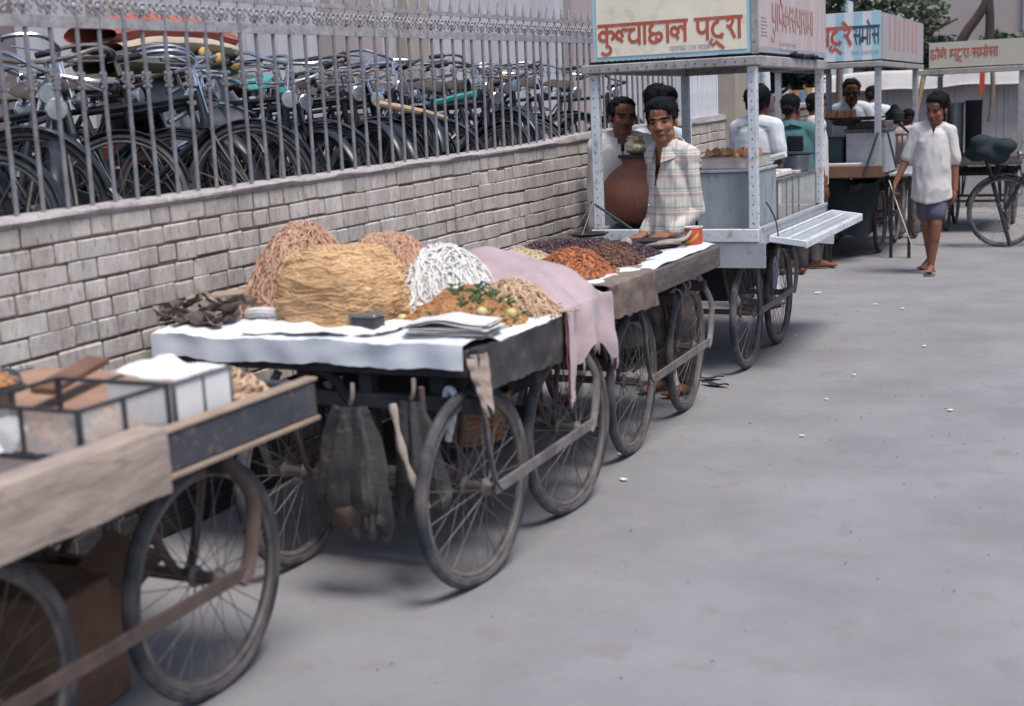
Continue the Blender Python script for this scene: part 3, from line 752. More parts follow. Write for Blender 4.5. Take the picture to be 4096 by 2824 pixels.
# bowl with orange snack
bo = thing('snack_bowl', (-2.72, 2.50, .93), 'steel bowl heaped with orange snack behind the glass case', 'bowl')
MB().lathe([(.03, .0), (.075, .02), (.105, .07), (.112, .085), (.106, .083), (.095, .065), (.02, .012)], (-2.72, 2.50, .93), 24).build('bowl_body', M['steel'], bo)
m = MB(); dome(m, (-2.72, 2.50, 1.002), .10, .10, .045, .012); crumbs(m, 200, lambda rg: dome_pt(rg, (-2.72, 2.50, 1.005), .10, .10, .045), .007); m.build('snack_fill', M['snack_orange'], bo)
m = MB(); m.box((-2.74, 2.86, .965), (.07, .36, .022), (0.05, .1, .3), bev=.004); o = m.build('loose_plank', M['woodbrown']); tag(o, 'brown loose plank lying across goods on the nearest handcart', 'plank')
m = MB(); m.ell((-3.0, 2.86, .93), (.05, .05, .045), 14, 9); m.lathe([(.055, .0), (.058, .02), (.05, .022)], (-3.0, 2.86, .90), 16); o = m.build('round_tin', M['tinbox']); tag(o, 'small dark rounded tin at the far left edge of the nearest handcart', 'tin')
m = MB(); m.b2((-3.2, 2.4, .871), (-2.55, 3.2, .905), bev=.01); o = m.build('carton_flat', M['card']); tag(o, 'flat brown carton lying under the goods on the nearest handcart', 'carton')

# ================================================================= CART 2
T2 = .875
X0, X1, Y0_, Y1_ = -3.28, -1.975, 3.93, 5.20
c2 = thing('handcart', (-2.6, 4.5, 0), 'wooden handcart heaped with noodles and snacks, second from the front', 'handcart', 'handcarts lined up along the wall')
plank_top(c2, X0 + .03, X1 - .03, Y0_, Y1_, T2 - .01)
m = MB(); m.b2((X1 - .03, Y0_, .765), (X1, Y1_, .872), bev=.005); m.b2((X0, Y0_, .765), (X0 + .03, Y1_, .872), bev=.005); m.b2((X0 + .032, Y0_ - .002, .77), (X1 - .032, Y0_ + .026, .838), bev=.004)
m.build('side_board', M['wooddark'], c2)
undercarriage(c2, -2.06, -2.81, 4.03, 4.92, .765, y0=Y0_, y1=Y1_, barx=.10)
for x, ro in ((-2.055, .1), (-2.81, 0)):
    cart_wheel(c2, x, 4.03, .36, ro); cart_wheel(c2, x - .012, 4.92, .36, ro)
m = MB(); m.b2((-2.74, 4.05, .405), (-2.18, 5.0, .425), bev=.004)
for y in (4.1, 4.95): m.bar((-2.72, y, .41), (-2.72, y, .75), .02, .02); m.bar((-2.2, y, .41), (-2.2, y, .75), .02, .02)
m.build('lower_shelf', M['wooddark'], c2)
m = MB(); m.tube(cr_path([(-3.0, 3.96, .79), (-2.72, 3.95, .785), (-2.58, 3.96, .75), (-2.50, 3.97, .62), (-2.47, 3.98, .40)], 6), .02, 8)
m.build('iron_bracket', M['dark'], c2)
m = MB(); m.bar((-2.44, 3.99, .77), (-2.43, 3.99, .42), .05, .05); m.build('leg_post', M['wooddark'], c2)
# black box behind bags
m = MB(); m.b2((-2.72, 4.25, .56), (-2.15, 4.98, .74), bev=.01); o = m.build('dark_box', M['dark']); tag(o, 'black wooden box under the table of the noodle handcart', 'box')
# basket
bk = thing('basket', (-2.30, 4.42, .425), 'round brown cane basket on the lower shelf behind the front wheel of the noodle handcart', 'basket')
m = MB()
for k in range(13):
    z = .432 + k * .0125; rr = .155 + .035 * math.sin(k / 12 * 1.5)
    pts = [(-2.30 + (rr + .006 * math.sin(j * PI * .5 * 1.0 + (k % 2) * PI)) * math.cos(2 * PI * j / 48), 4.42 + (rr + .006 * math.sin(j * PI * .5 + (k % 2) * PI)) * math.sin(2 * PI * j / 48), z) for j in range(48)]
    m.tube(pts, .0072, 6, closed=True)
for j in range(24):
    a = 2 * PI * j / 24; m.tube([(-2.30 + (.155 + .035 * math.sin(t * 1.5)) * math.cos(a), 4.42 + (.155 + .035 * math.sin(t * 1.5)) * math.sin(a), .428 + t * .155) for t in (0, .25, .5, .75, 1)], .005, 5)
m.build('woven_side', M['basket'], bk); MB().ring((-2.30, 4.42, .60), .19, .012, 'Z', 40, 7).build('rim', M['basket'], bk); MB().lathe([(.155, 0), (.155, .01)], (-2.30, 4.42, .426), 24).build('bottom', M['basket'], bk)
# hanging bags
def bag(cx, cy, ztop, zbot, w_, th, label, m_, seed, lean=0):
    r = thing('hanging_bag', (cx, cy, zbot), label, 'bag', 'bags hanging from the front of the noodle handcart')
    m = MB()
    def f(u, v):
        a = 2 * PI * u; t = v
        wd = w_ * (.40 + .24 * min(1, t * 4) ** .8 + .46 * t ** 1.3) * (1 if t < .9 else 1 - (t - .9) * 1.4); dp = th * (.30 + .68 * t ** .8) * (1 if t < .80 else 1 - (t - .80) * 4.2)
        fold = 1 + .22 * math.sin(a * 7 + t * 2 + seed) * (1 - t * .35) + .08 * math.sin(a * 13 + t * 5) + .10 * n3(math.cos(a) * 2, math.sin(a) * 2, t * 3 + seed)
        z = ztop + (zbot - ztop) * t - (.05 * abs(math.cos(a)) ** 3 + .03 * math.sin(a * 3 + seed)) * t ** 4
        return (cx + lean * t + wd * math.cos(a) * fold, cy + dp * math.sin(a) * fold, z)
    m.grid(f, 40, 26); m.build('bag_body', M[m_], r)
    m = MB(); m.tube(cr_path([(cx, cy + .01, ztop), (cx + .01, cy + .01, ztop + .03), (cx, cy + .03, ztop + .07)], 4), .008, 6); m.build('tie_cord', M['sack'], r)
    return r
b1 = bag(-2.37, 3.74, .70, .30, .135, .065, 'large dark grey cloth bag hanging at the front of the noodle handcart', 'sackdark', 1, -.01)
m = MB()
for k in range(7): m.tube(cr_path([(-2.47 + k * .035, 3.75, .40), (-2.45 + k * .03, 3.74, .33), (-2.43 + k * .028 + random.uniform(-.02, .02), 3.74, .285 - .03 * (k % 3))], 4), [.03] * 4 + [.022] * 3 + [.018, .004], 7)
m.build('bulging_lower_rags', M['sackdark'], b1)
m = MB(); m.ell((-2.40, 3.74, .335), (.07, .05, .07), 12, 8, jit=.08); m.build('brown_patch', M['rust'], b1)
bag(-2.20, 3.86, .70, .34, .09, .06, 'narrower dark bag with a pale ridge hanging beside the large one', 'sackdark', 4, .03)
m = MB(); m.tube(cr_path([(-2.235, 3.80, .70), (-2.20, 3.785, .55), (-2.155, 3.785, .42), (-2.12, 3.80, .345)], 6), [.012 + .004 * math.sin(i * 1.3) for i in range(19)], 8)
o = m.build('twisted_rag', M['sackpale']); tag(o, 'pale twisted rag hanging down over the narrower bag', 'rag')
m = MB(); m.tube(cr_path([(-2.13, 3.98, .68), (-2.11, 3.97, .72), (-2.08, 3.96, .70), (-2.09, 3.955, .62), (-2.115, 3.96, .54)], 6), .013, 7)
o = m.build('cloth_strip', M['white_cloth']); tag(o, 'short white cloth strip hanging by the front wheel of the noodle handcart', 'rag')
# white cloth on the table
s = MB()
def f(u, v):
    x = -3.33 + 1.32 * u; y = 3.885 + .50 * v
    if v < .12: return (x - .004, 3.908 - .012 * n3(u * 9, v * 8, 1) - .006 * math.sin(u * 40) * (1 - v / .12), .80 + .016 * n3(u * 6, 0, 0) + .005 * n3(u * 30, 0, 0) + (.888 - .80) * (v / .12) ** .8)
    ruffle = .040 * max(0, 1 - u * 2.2) * (.5 + .5 * math.sin(u * 31 + v * 2)) * (v) + .010 * n3(u * 7, v * 5, 4) + .006 * (1 - abs(n3(u * 16, v * 4, 9)) * 3)
    return (x, y, .890 + max(0, ruffle))
s.grid(f, 110, 60, .003); o = s.build('table_cloth', M['white_cloth']); tag(o, 'white cloth covering the front end of the noodle handcart and hanging over its edge', 'cloth')
s = MB()
def f(u, v):
    y = 4.08 + 1.02 * u
    return (-2.30 + .345 * v, y, .884 + .004 * n3(u * 9, v * 5, 1) - (.012 if v > .93 else 0))
s.grid(f, 50, 14, .003); o = s.build('newspaper_lining', M['paper']); tag(o, 'white paper lining along the road side edge of the noodle handcart', 'paper')
# sacking hanging on the road side
s = MB()
def f(u, v):
    y = 3.90 + 1.0 * u; drop = .155 + .03 * u + .018 * n3(u * 6, 0, 1) + .006 * n3(u * 30, 1, 1)
    return (-1.962 + .010 * n3(u * 8, v * 2, 3) + .004, y, .876 - drop * v)
s.grid(f, 60, 14, .004); o = s.build('side_sacking', M['sackdark']); tag(o, 'dark sacking band hanging along the side of the noodle handcart', 'sackcloth')
s = MB()
def f(u, v):
    w_ = .060 * (1 - .62 * v ** 2) * (1 + .4 * n3(v * 5, 0, 5)); return (-1.955 + .02 * math.sin(u * 9) * (1 - v * .5) + .03 * v, 3.88 + w_ * 2 * (u - .5) + .02 * v, .86 - (.19 + .02 * math.sin(u * 8)) * v)
s.grid(f, 20, 24, .003); o = s.build('hanging_rag', M['sackpale']); tag(o, 'pale rag hanging from the front corner of the noodle handcart above the wheel', 'rag')
# papers
s = MB(); s.grid(lambda u, v: (-2.93 + .54 * u + .04 * v - .14 * (1 - u) * v, 3.93 + .27 * v + .03 * u, .900 + .018 * n3(u * 4, v * 4, 7) + .006 * n3(u * 11, v * 9, 2) + .012 * math.exp(-((v - .5) * 7) ** 2) * (1 - u) + .006), 26, 16, .003)
o = s.build('folded_paper', M['paper']); tag(o, 'creased white paper lying on the cloth in front of the tan noodles', 'paper')
s = MB()
for k in range(11):
    dx, dy, ro = random.uniform(-.012, .012), random.uniform(-.012, .012), random.uniform(-.12, .12)
    t = MB().grid(lambda u, v: ((u - .5) * .30, (v - .5) * .17, .004 * n3(u * 3, v * 3, k) + .02 * math.exp(-((u - .45) * 4) ** 2) * (k > 7)), 10, 5, .0016)
    s.merge(t, Matrix.Translation((-2.13 + dx, 4.08 + dy, .895 + k * .0045)) @ Euler((0, 0, .10 + ro)).to_matrix().to_4x4())
o = s.build('newspaper_stack', M['newsprint']); tag(o, 'stack of grey newspaper sheets at the front corner before the orange snack heap', 'newspaper')
# tin box
tb = thing('tin_box', (-2.50, 4.12, .895), 'small dark tin box between the tan noodles and the newspaper stack', 'tin')
MB().b2((-2.555, 4.08, .895), (-2.455, 4.16, .945), bev=.006).build('box_body', M['tinbox'], tb); MB().b2((-2.562, 4.073, .943), (-2.448, 4.167, .955), bev=.004).build('lid', M['steel'], tb)
# leaf bowls heap
m = MB(); rg = random.Random(5)
for k in range(46):
    c = V((-3.27 + rg.uniform(-.13, .16), 4.12 + rg.uniform(-.10, .13), .905 + abs(rg.gauss(0, .028)))); rr = rg.uniform(.035, .06)
    Mx = Matrix.Translation(c) @ Euler((rg.uniform(-.7, .7), rg.uniform(-.7, .7), rg.uniform(0, 6))).to_matrix().to_4x4()
    t = MB().grid(lambda u, v: (rr * v * math.cos(2 * PI * u), rr * v * math.sin(2 * PI * u) * .7, .020 * v * v + .004 * math.sin(u * 30)), 12, 3, .0015); m.merge(t, Mx)
o = m.build('leaf_bowls', M['leafbowl']); tag(o, 'heap of dry brown leaf bowls at the left front corner of the noodle handcart', 'leaf bowls')
# wooden tray
tr = thing('wooden_tray', (-3.10, 4.45, .885), 'shallow wooden tray sticking out left of the tan noodles', 'tray')
MB().b2((-3.34, 4.33, .888), (-2.94, 4.60, .90)).build('tray_bottom', M['woodgrey'], tr)
m = MB(); m.b2((-3.36, 4.315, .889), (-2.92, 4.33, .955), bev=.003); m.b2((-3.36, 4.602, .889), (-2.92, 4.617, .955), bev=.003); m.b2((-2.935, 4.331, .889), (-2.92, 4.60, .95)); m.b2((-3.36, 4.331, .889), (-3.345, 4.60, .95)); m.build('tray_rim', M['woodpale'], tr)
m = MB(); m.box((-3.22, 4.48, .972), (.44, .13, .02), (0.03, -.06, .35), bev=.003); o = m.build('loose_board', M['woodpale']); tag(o, 'pale flat board resting on the wooden tray beside the noodles', 'plank')
# rolled paper in tray
m = MB(); m.tube(cr_path([(-3.12, 4.24, .92), (-3.02, 4.22, .93), (-2.90, 4.235, .915)], 5), .022, 9); o = m.build('paper_roll', M['newsprint']); tag(o, 'grey crumpled paper roll in front of the wooden tray', 'paper')

# tan noodle block (horizontal skeins wrapped round a block)
NC = V((-2.715, 4.29, .885))
def block(a, t, ex=2.7):
    """superellipse outline"""
    c_, s_ = math.cos(a), math.sin(a); k = 2 / ex
    return math.copysign(abs(c_) ** k, c_), math.copysign(abs(s_) ** k, s_)
def tan_surf(a, z, out=0):
    t = z / .285; w_ = 1 - .10 * t - .35 * max(0, t - .66) ** 1.25 * 2.6
    bx, by = block(a, t); bul = 1 + .06 * math.sin(t * PI) + .08 * n3(bx * 1.8, by * 1.8, z * 8 + 3) + .045 * n3(bx * 3.5, by * 3.5, z * 26)
    return NC + V((bx * (.228 * w_ * bul + out), by * (.21 * w_ * bul + out), z))
m = MB(); m.grid(lambda u, v: tan_surf(2 * PI * u, .283 * v ** .9, -.007) if v < 1 else NC + V((0, 0, .282)), 48, 18)
rg = random.Random(9)
def gen(rg):
    a0 = rg.uniform(0, 2 * PI); z = .285 * rg.random() ** .85; da = rg.uniform(.5, 1.5); ph = rg.uniform(0, 6); o_ = rg.uniform(-.004, .005) * (1 + (rg.random() < .05) * 2.2); out = []
    sl = rg.uniform(-.05, .05)
    for i in range(13):
        t = i / 12; zz = min(.287, max(.004, z + sl * (t - .5) + .007 * math.sin(ph + t * 9)))
        out.append(tan_surf(a0 + da * (t - .5), zz, o_ + .004 * math.sin(ph * 2 + t * 11)))
    return out
m.merge(strands(3600, gen, .0019, seed=9, sides=4))
def gen(rg):
    a = rg.uniform(0, 6.3); k = rg.uniform(.1, .8); ph = rg.uniform(0, 6); c_ = V((.17 * k * math.cos(a), .15 * k * math.sin(a), .272 + rg.uniform(0, .02))); d_ = rg.uniform(-.4, .4)
    return [NC + c_ + V((.12 * (t - .5) * math.cos(d_), .12 * (t - .5) * math.sin(d_) + .01 * math.sin(ph + t * 9), .006 * math.sin(ph + t * 6) - .10 * (t - .5) ** 2)) for t in [i / 8 for i in range(9)]]
m.merge(strands(1100, gen, .0019, seed=10, sides=4))
o = m.build('noodle_heap', M['noodle_tan']); tag(o, 'tall squarish block of tan vermicelli strands in the middle of the noodle handcart', 'noodles')
# reddish noodle heap behind left
def coneheap(c, rx, ry, h, n, rad_, seed, wild=.02, p=1.3, L_=.16, vert=.5):
    c = V(c)
    m = MB(); dome(m, c, rx * .93, ry * .93, h * .94, .015, p=p, seed=seed)
    def gen(rg):
        a = rg.uniform(0, 2 * PI); rr = math.sqrt(rg.random()) * 1.0; ph = rg.uniform(0, 6); d_ = rg.uniform(0, 2 * PI); l = L_ * rg.uniform(.5, 1.2); lift = rg.uniform(0, wild); out = []
        bx, by = rr * math.cos(a), rr * math.sin(a)
        for i in range(9):
            t = i / 8 - .5
            x = bx + (l * t * math.cos(d_ + t * 2.5)) / rx; y = by + (l * t * math.sin(d_ + t * 2.5)) / ry; q = min(1.08, math.hypot(x, y))
            out.append(c + V((x * rx, y * ry, max(.004, h * (1 - q ** p)) + lift * (1 - (2 * t) ** 2) * 1.2 + .006 * math.sin(ph + t * 14))))
        return out
    m.merge(strands(n, gen, rad_, seed=seed)); return m
m = coneheap((-3.06, 4.56, .885), .26, .24, .29, 2800, .0022, 21, wild=.07, p=2.0, L_=.2)
o = m.build('noodle_heap', M['noodle_red']); tag(o, 'wild reddish noodle heap peaking behind the left of the tan block', 'noodles')
m = coneheap((-2.74, 4.70, .885), .25, .17, .285, 900, .0024, 22, wild=.02, p=3)
o = m.build('noodle_heap', M['noodle_red']); tag(o, 'orange-brown noodle heap showing just above the back of the tan block', 'noodles')
m = coneheap((-2.50, 4.72, .885), .24, .21, .20, 950, .0038, 23, wild=.05, p=2.2, L_=.22)
o = m.build('noodle_heap', M['noodle_white']); tag(o, 'heap of thick white noodles between the tan block and the pink cloth', 'noodles')
m = coneheap((-2.17, 4.64, .885), .19, .20, .105, 260, .0036, 24, wild=.03, p=1.5, L_=.17)
o = m.build('snack_stick_heap', M['stick_pale']); tag(o, 'heap of pale brown snack sticks beside the pink cloth', 'snack')
# orange snack mix with herbs
sn = thing('snack_heap', (-2.20, 4.42, .885), 'orange snack mix heap topped with green herbs and pale lemons', 'snack')
m = MB(); oc = (-2.235, 4.36, .89); dome(m, oc, .245, .20, .130, .03, nu=48, nv=16, p=1.5); crumbs(m, 2600, lambda rg: dome_pt(rg, oc, .245, .20, .131, p=1.5, nz=.03), .0048); m.build('snack_mix', M['snack_orange'], sn)
m = MB(); rg = random.Random(4)
for k in range(75):
    p, _ = dome_pt(rg, (oc[0] + .03, oc[1], oc[2]), .19, .17, .132, p=1.5); ang = rg.uniform(0, 6)
    for q in range(3):
        a = ang + q * 2; l = rg.uniform(.018, .04)
        m.tube([p, p + V((l * .5 * math.cos(a), l * .5 * math.sin(a), l * .6)), p + V((l * math.cos(a), l * math.sin(a), l * .7))], [.003, .006, .0008], 5, flat=.4)
hb = m.build('herb_sprigs', M['herb'], sn); hb['kind'] = 'stuff'
for p in ((-2.10, 4.24, .948), (-2.03, 4.34, .93), (-2.445, 4.27, .91)): MB().ell(p, (.022, .02, .019), 12, 8).build('lemon', M['lemon'], sn)
for p in ((-2.24, 4.33, 1.022), (-2.37, 4.27, .965)): MB().ell(p, (.020, .015, .008), 10, 6).build('onion_slice', M['onion'], sn)
# pink cloth
s = MB()
def f(u, v):
    y = 4.72 + .37 * u
    L1 = .62
    if v < .6:
        t = v / .6; x = -2.60 + .64 * t; yy = 4.62 + .14 * (1 - t) + (.52 + .12 * (1 - t)) * u
        z = .915 + .08 * math.exp(-((t - .05) * 3.0) ** 2) + .13 * math.sin(PI * (.08 + .88 * t)) * math.sin(PI * (.12 + .76 * u)) + .022 * n3(u * 5, t * 3, 2) + .012 * math.sin(u * 13 + t * 5 + 2 * n3(u, t, 3)) + .008 * n3(u * 14, t * 6, 5) - max(0, t - .8) * .12
        return (x, yy, z)
    t = (v - .6) / .4
    return (-1.945 + .02 * math.sin(u * 15 + 1) * (.4 + t) + .015 * n3(u * 7, t * 2, 4) + .012 * (1 - (1 - t) ** 2), 4.62 + .52 * u + .03 * t * (u - .7) - .025 * t + .02, .895 - (.25 + .09 * math.cos(u * 5.6) + .015 * math.sin(u * 40)) * t)
s.grid(f, 56, 60, .004)
pc = s.build('pink_cloth', M['pinkcloth']); tag(pc, 'faded pink cloth thrown over the goods and hanging frayed down the cart side', 'cloth')
s = MB(); s.grid(lambda u, v: (-1.938 + .012 * n3(v * 5, u, 1) + .014 * v, 4.632 + .014 * u - .026 * v, .885 - .345 * v), 3, 24, .003); s.build('red_hem', M['redtrim'], pc)
for k in range(12):
    u = k / 11; x, y, z = f(u, 1.0); m = MB(); m.tube([(x, y, z + .005), (x + .004, y + random.uniform(-.01, .01), z - .02), (x, y + random.uniform(-.01, .01), z - random.uniform(.03, .055))], [.006, .005, .002], 5); m.build('fringe_tassel', M['pinkcloth'], pc)

# ---------------------------------------------------------------- painted Devanagari lettering (strokes)
def arc(cx, cy, rx, ry, a0, a1, n=10): return [(cx + rx * math.cos(R(a0 + (a1 - a0) * i / n)), cy + ry * math.sin(R(a0 + (a1 - a0) * i / n))) for i in range(n + 1)]
G_ = {  # name: (advance, header from, header to, strokes) header line at y=1, foot at y=0
 'ka': (1.05, 0, 1.05, [[(.52, 1), (.52, 0)], arc(.30, .48, .24, .22, 60, 330), [(.50, .36), (.42, .30)], [(.36, .68), (.52, .60)], arc(.74, .50, .20, .20, 150, -70)]),
 'u': (0, 0, 0, [arc(-.55, -.22, .24, .20, 100, -60) , [(-.43, -.39), (-.62, -.46), (-.86, -.34)]]),
 'uu': (0, 0, 0, [[(-.72, -.02), (-.86, -.18), (-.66, -.30), (-.50, -.14), (-.30, -.30), (-.08, -.46)]]),
 'hl': (.62, 0, .62, [arc(.22, .50, .18, .20, 90, 290), [(.22, .70), (.36, .60), (.42, .42)], arc(.50, .62, .14, .16, 200, 20), [(.30, .28), (.38, .16)]]),
 'la': (.98, 0, .98, [[(.84, 1), (.84, 0)], arc(.24, .50, .20, .20, 80, 300), [(.26, .70), (.42, .60), (.46, .40)], arc(.60, .55, .16, .17, 190, 20), [(.74, .60), (.84, .60)], [(.34, .32), (.44, .14)]]),
 'cha': (.92, 0, .92, [[(.78, 1), (.78, 0)], [(.06, .74), (.52, .74)], arc(.42, .42, .24, .30, 110, 290), [(.50, .13), (.78, .22)]]),
 'aa': (.34, -.1, .34, [[(.18, 1), (.18, 0)]]),
 'o': (.34, -.1, .34, [[(.18, 1), (.18, 0)], [(.18, 1.0), (.02, 1.22), (-.16, 1.34)]]),
 'e': (0, 0, 0, [[(-.30, 1.0), (-.46, 1.22), (-.62, 1.32)]]),
 'chh': (1.0, 0, 1.0, [arc(.40, .66, .26, .22, 100, 280), arc(.42, .24, .30, .22, 100, 270), [(.42, .02), (.66, .10)], arc(.66, .30, .18, .18, 200, 500)]),
 'pa': (.86, 0, .86, [[(.72, 1), (.72, 0)], [(.18, 1), (.18, .58)], arc(.42, .58, .24, .24, 180, 330), [(.60, .46), (.72, .42)]]),
 'bha': (.96, 0, .96, [[(.82, 1), (.82, 0)], [(.28, 1), (.28, .40)], arc(.20, .34, .12, .12, 60, 400), [(.28, .40), (.82, .40)], arc(.20, .88, .12, .12, 0, 300)]),
 'ta': (.84, 0, .84, [[(.44, 1), (.44, .82)], arc(.46, .46, .32, .36, 95, 320), [(.70, .22), (.62, .04)]]),
 'ra': (.62, 0, .62, [[(.14, .86), (.34, 1), (.46, .80), (.32, .56), (.12, .58)], [(.24, .56), (.40, .30), (.54, .02)]]),
 'sa': (1.02, 0, 1.02, [[(.88, 1), (.88, 0)], [(.14, .86), (.34, 1), (.46, .76), (.30, .52), (.12, .56)], [(.26, .52), (.40, .26), (.50, .02)], [(.44, .52), (.88, .52)]]),
 'ma': (.96, 0, .96, [[(.82, 1), (.82, 0)], [(.24, 1), (.24, .34)], arc(.16, .28, .12, .12, 40, 400), [(.24, .36), (.82, .36)]]),
 'tha': (.84, 0, .84, [[(.42, 1), (.42, .84)], arc(.42, .44, .30, .36, 90, 450)]),
 'sp': (.42, 0, 0, []), 'dot': (.34, 0, 0, [[(.15, .30), (.16, .26)], [(.15, .66), (.16, .62)]]),
}
def lettering(name, seq, o, xd, ud, h, m, parent, sw=.15, xs=1.0, nrm=None, thick=.0016, header=True):
    o, xd, ud = V(o), V(xd).normalized(), V(ud).normalized(); n_ = V(nrm).normalized() if nrm else xd.cross(ud).normalized()
    mb = MB(); x = 0
    def stroke(pts):
        P_ = [V(p) for p in pts]; k = len(P_); L_, R_ = [], []
        for i in range(k):
            d = P_[min(i + 1, k - 1)] - P_[max(i - 1, 0)]; d = d.normalized() if d.length > 1e-6 else V((0, 1))
            e = 0 if 0 < i < k - 1 else (sw * .22) * (1 if i else -1)
            q = P_[i] + d * e; s_ = V((-d[1], d[0])) * sw / 2 * (1 + .10 * n3(q[0] * 3, q[1] * 3, x))
            L_.append(q + s_); R_.append(q - s_)
        lift = random.uniform(0, .0006)
        vs = [o + xd * (p[0] * h * xs) + ud * (p[1] * h) + n_ * (thick + lift) for p in L_ + R_]
        mb.add(vs, [(i + 1, i, k + i, k + i + 1) for i in range(k - 1)])
    hx0 = None
    for g_ in seq:
        adv, h0, h1, st = G_[g_]
        for s_ in st: stroke([V((x + p[0], p[1])) for p in s_])
        if g_ in ('sp', 'dot'):
            if hx0 is not None and header: stroke([V((hx0, 1)), V((x, 1))])
            hx0 = None
        elif adv and hx0 is None: hx0 = x
        x += adv
    if hx0 is not None and header: stroke([V((hx0, 1)), V((x, 1))])
    return mb.build(name, m, parent, smooth=False)

# ================================================================= CART 3
T3 = .885
c3 = thing('handcart', (-2.55, 6.1, 0), 'x', 'handcart', 'handcarts lined up along the wall')
c3['label'] = 'wooden handcart of purple dates and nut heaps in front of the boy in checked shirt'
A0, A1 = 5.26, 6.92
plank_top(c3, -3.12, -2.01, A0, A1, T3 - .012)
m = MB(); m.b2((-2.01, A0, .785), (-1.98, A1, .898), bev=.005); m.b2((-3.15, A0, .785), (-3.12, A1, .898), bev=.005); m.b2((-3.118, A1 - .03, .79), (-2.012, A1 - .002, .89), bev=.005)
m.build('side_board', M['woodgrey'], c3)
undercarriage(c3, -2.13, -2.83, 5.89, 6.84, .785, y0=A0, y1=A1, barx=.10)
for x in (-2.13, -2.83): cart_wheel(c3, x, 5.89, rot=-.03, lean=.03); cart_wheel(c3, x - .03, 6.84, rot=-.04, lean=.02)
s = MB()
for k in range(5):
    y = 6.84 + .34 * math.cos(R(60 + k * 14)); z = .355 + .34 * math.sin(R(60 + k * 14)); s.ring((-2.16, y, z), .03, .006, 'Y', 14, 5)
s.build('tyre_binding', M['sackpale'], c3)
s = MB()
for i in range(5):
    s.tube([(-2.2 - .1 * i, 6.1, .36), (-2.2 - .1 * i, 6.65, .40)], .008, 5)
s.b2((-2.7, 6.0, .375), (-2.2, 6.75, .39)); s.build('lower_rack', M['rust'], c3)
m = MB(); m.ell((-2.4, 6.4, .46), (.16, .2, .09), 14, 9, jit=.06); o = m.build('brown_sack', M['sack']); tag(o, 'brown sack lying on the rack under the date handcart', 'sack')
s = MB()
def f(u, v):
    x = -3.10 + 1.10 * v; y = 5.24 + 1.66 * u
    return (x, y, .896 + .006 * n3(u * 9, v * 7, 4) + (.018 * math.exp(-((v - .93) * 12) ** 2) * (1 + n3(u * 12, 0, 0))))
s.grid(f, 60, 40, .003); o = s.build('white_sheet', M['white_cloth']); tag(o, 'crumpled white sheet spread under the dates and nuts', 'cloth')
s = MB()
def f(u, v):
    y = 5.20 + .56 * u + .10 * v * (u - .3)
    if v < .2: return (-2.07 + .10 * (v / .2), y, .914 + .004 * n3(u * 8, v * 8, 1))
    t = (v - .2) / .8
    return (-1.966 + .014 * n3(u * 7, t * 2, 6), y, .910 - (.14 + .03 * u + .015 * n3(u * 9, 1, 1)) * t)
s.grid(f, 34, 18, .004); o = s.build('corner_sacking', M['sack']); tag(o, 'brown sacking folded over the corner of the date handcart', 'sackcloth')
# heaps
def heap(name, c, rx, ry, h, n, size, mm, label, seed, p=1.6):
    m = MB(); dome(m, (c[0], c[1], c[2]), rx * .97, ry * .97, h * .96, .02, seed=seed, p=p, nu=36)
    crumbs(m, n, lambda rg: dome_pt(rg, c, rx, ry, h, p=p, seed=seed), size, seed=seed); o = m.build(name, M[mm]); return tag(o, label, 'snack')
heap('date_heap', (-2.62, 6.42, .90), .40, .40, .065, 2200, .0125, 'raisin', 'wide low heap of dark purple dates across the third handcart', 31, p=2.6)
heap('date_heap', (-2.33, 6.36, .90), .20, .24, .05, 700, .0125, 'raisin', 'smaller spill of dark dates toward the road side of the third handcart', 32, p=2.2)
heap('nut_heap', (-2.28, 5.98, .915), .19, .20, .085, 900, .0085, 'brownnut', 'rounded heap of brown nuts on a flat tray', 33, p=1.8)
m = MB(); m.b2((-2.46, 5.80, .900), (-2.07, 6.17, .914), bev=.003); o = m.build('flat_tray', M['woodpale']); tag(o, 'flat pale tray under the brown nut heap', 'tray')
heap('lentil_heap', (-2.30, 5.60, .90), .22, .24, .125, 1300, .0075, 'orangenut', 'orange heap of fried lentils right behind the pink cloth', 34, p=1.7)
heap('snack_heap', (-2.72, 5.95, .90), .20, .24, .085, 900, .0075, 'creamnut', 'cream coloured snack heap at the back beside the dates', 35)
heap('snack_heap', (-2.84, 5.55, .90), .17, .16, .06, 300, .008, 'creamnut', 'small pale yellow snack heap nearer the white noodles', 36)
# tray with rope, scale beam, tin
m = MB(); m.lathe([(.02, 0), (.17, .004), (.20, .03), (.205, .032), (.19, .012)], (-2.36, 6.80, .902), 28); o = m.build('iron_pan', M['dark']); tag(o, 'shallow black iron pan at the far end of the date handcart', 'pan')
m = MB()
m.tube(cr_path([(-2.30, 6.60, .925), (-2.22, 6.55, .945), (-2.15, 6.60, .95), (-2.13, 6.68, .94), (-2.19, 6.72, .935), (-2.24, 6.66, .94), (-2.18, 6.60, .955), (-2.10, 6.66, .96), (-2.09, 6.76, .99)], 6), .009, 7)
o = m.build('rope_coil', M['rope']); tag(o, 'loop of pale rope lying beside the red and yellow tin', 'rope')
m = MB(); m.ell((-2.42, 6.66, .94), (.03, .025, .03), 9, 6, jit=.15); m.tube(cr_path([(-2.42, 6.66, .95), (-2.38, 6.62, .94), (-2.34, 6.60, .925)], 4), .007, 6); o = m.build('knotted_cord', M['rope']); tag(o, 'small knotted cord lying against the black iron pan', 'rope')
m = MB(); m.bar((-2.55, 6.78, .925), (-2.12, 6.74, .935), .02, .018); o = m.build('iron_bar', M['dark']); tag(o, 'black iron bar lying along the far edge of the date handcart', 'bar')
tn = thing('tin_can', (-2.09, 6.80, .90), 'red and yellow printed tin can at the far corner of the date handcart', 'tin')
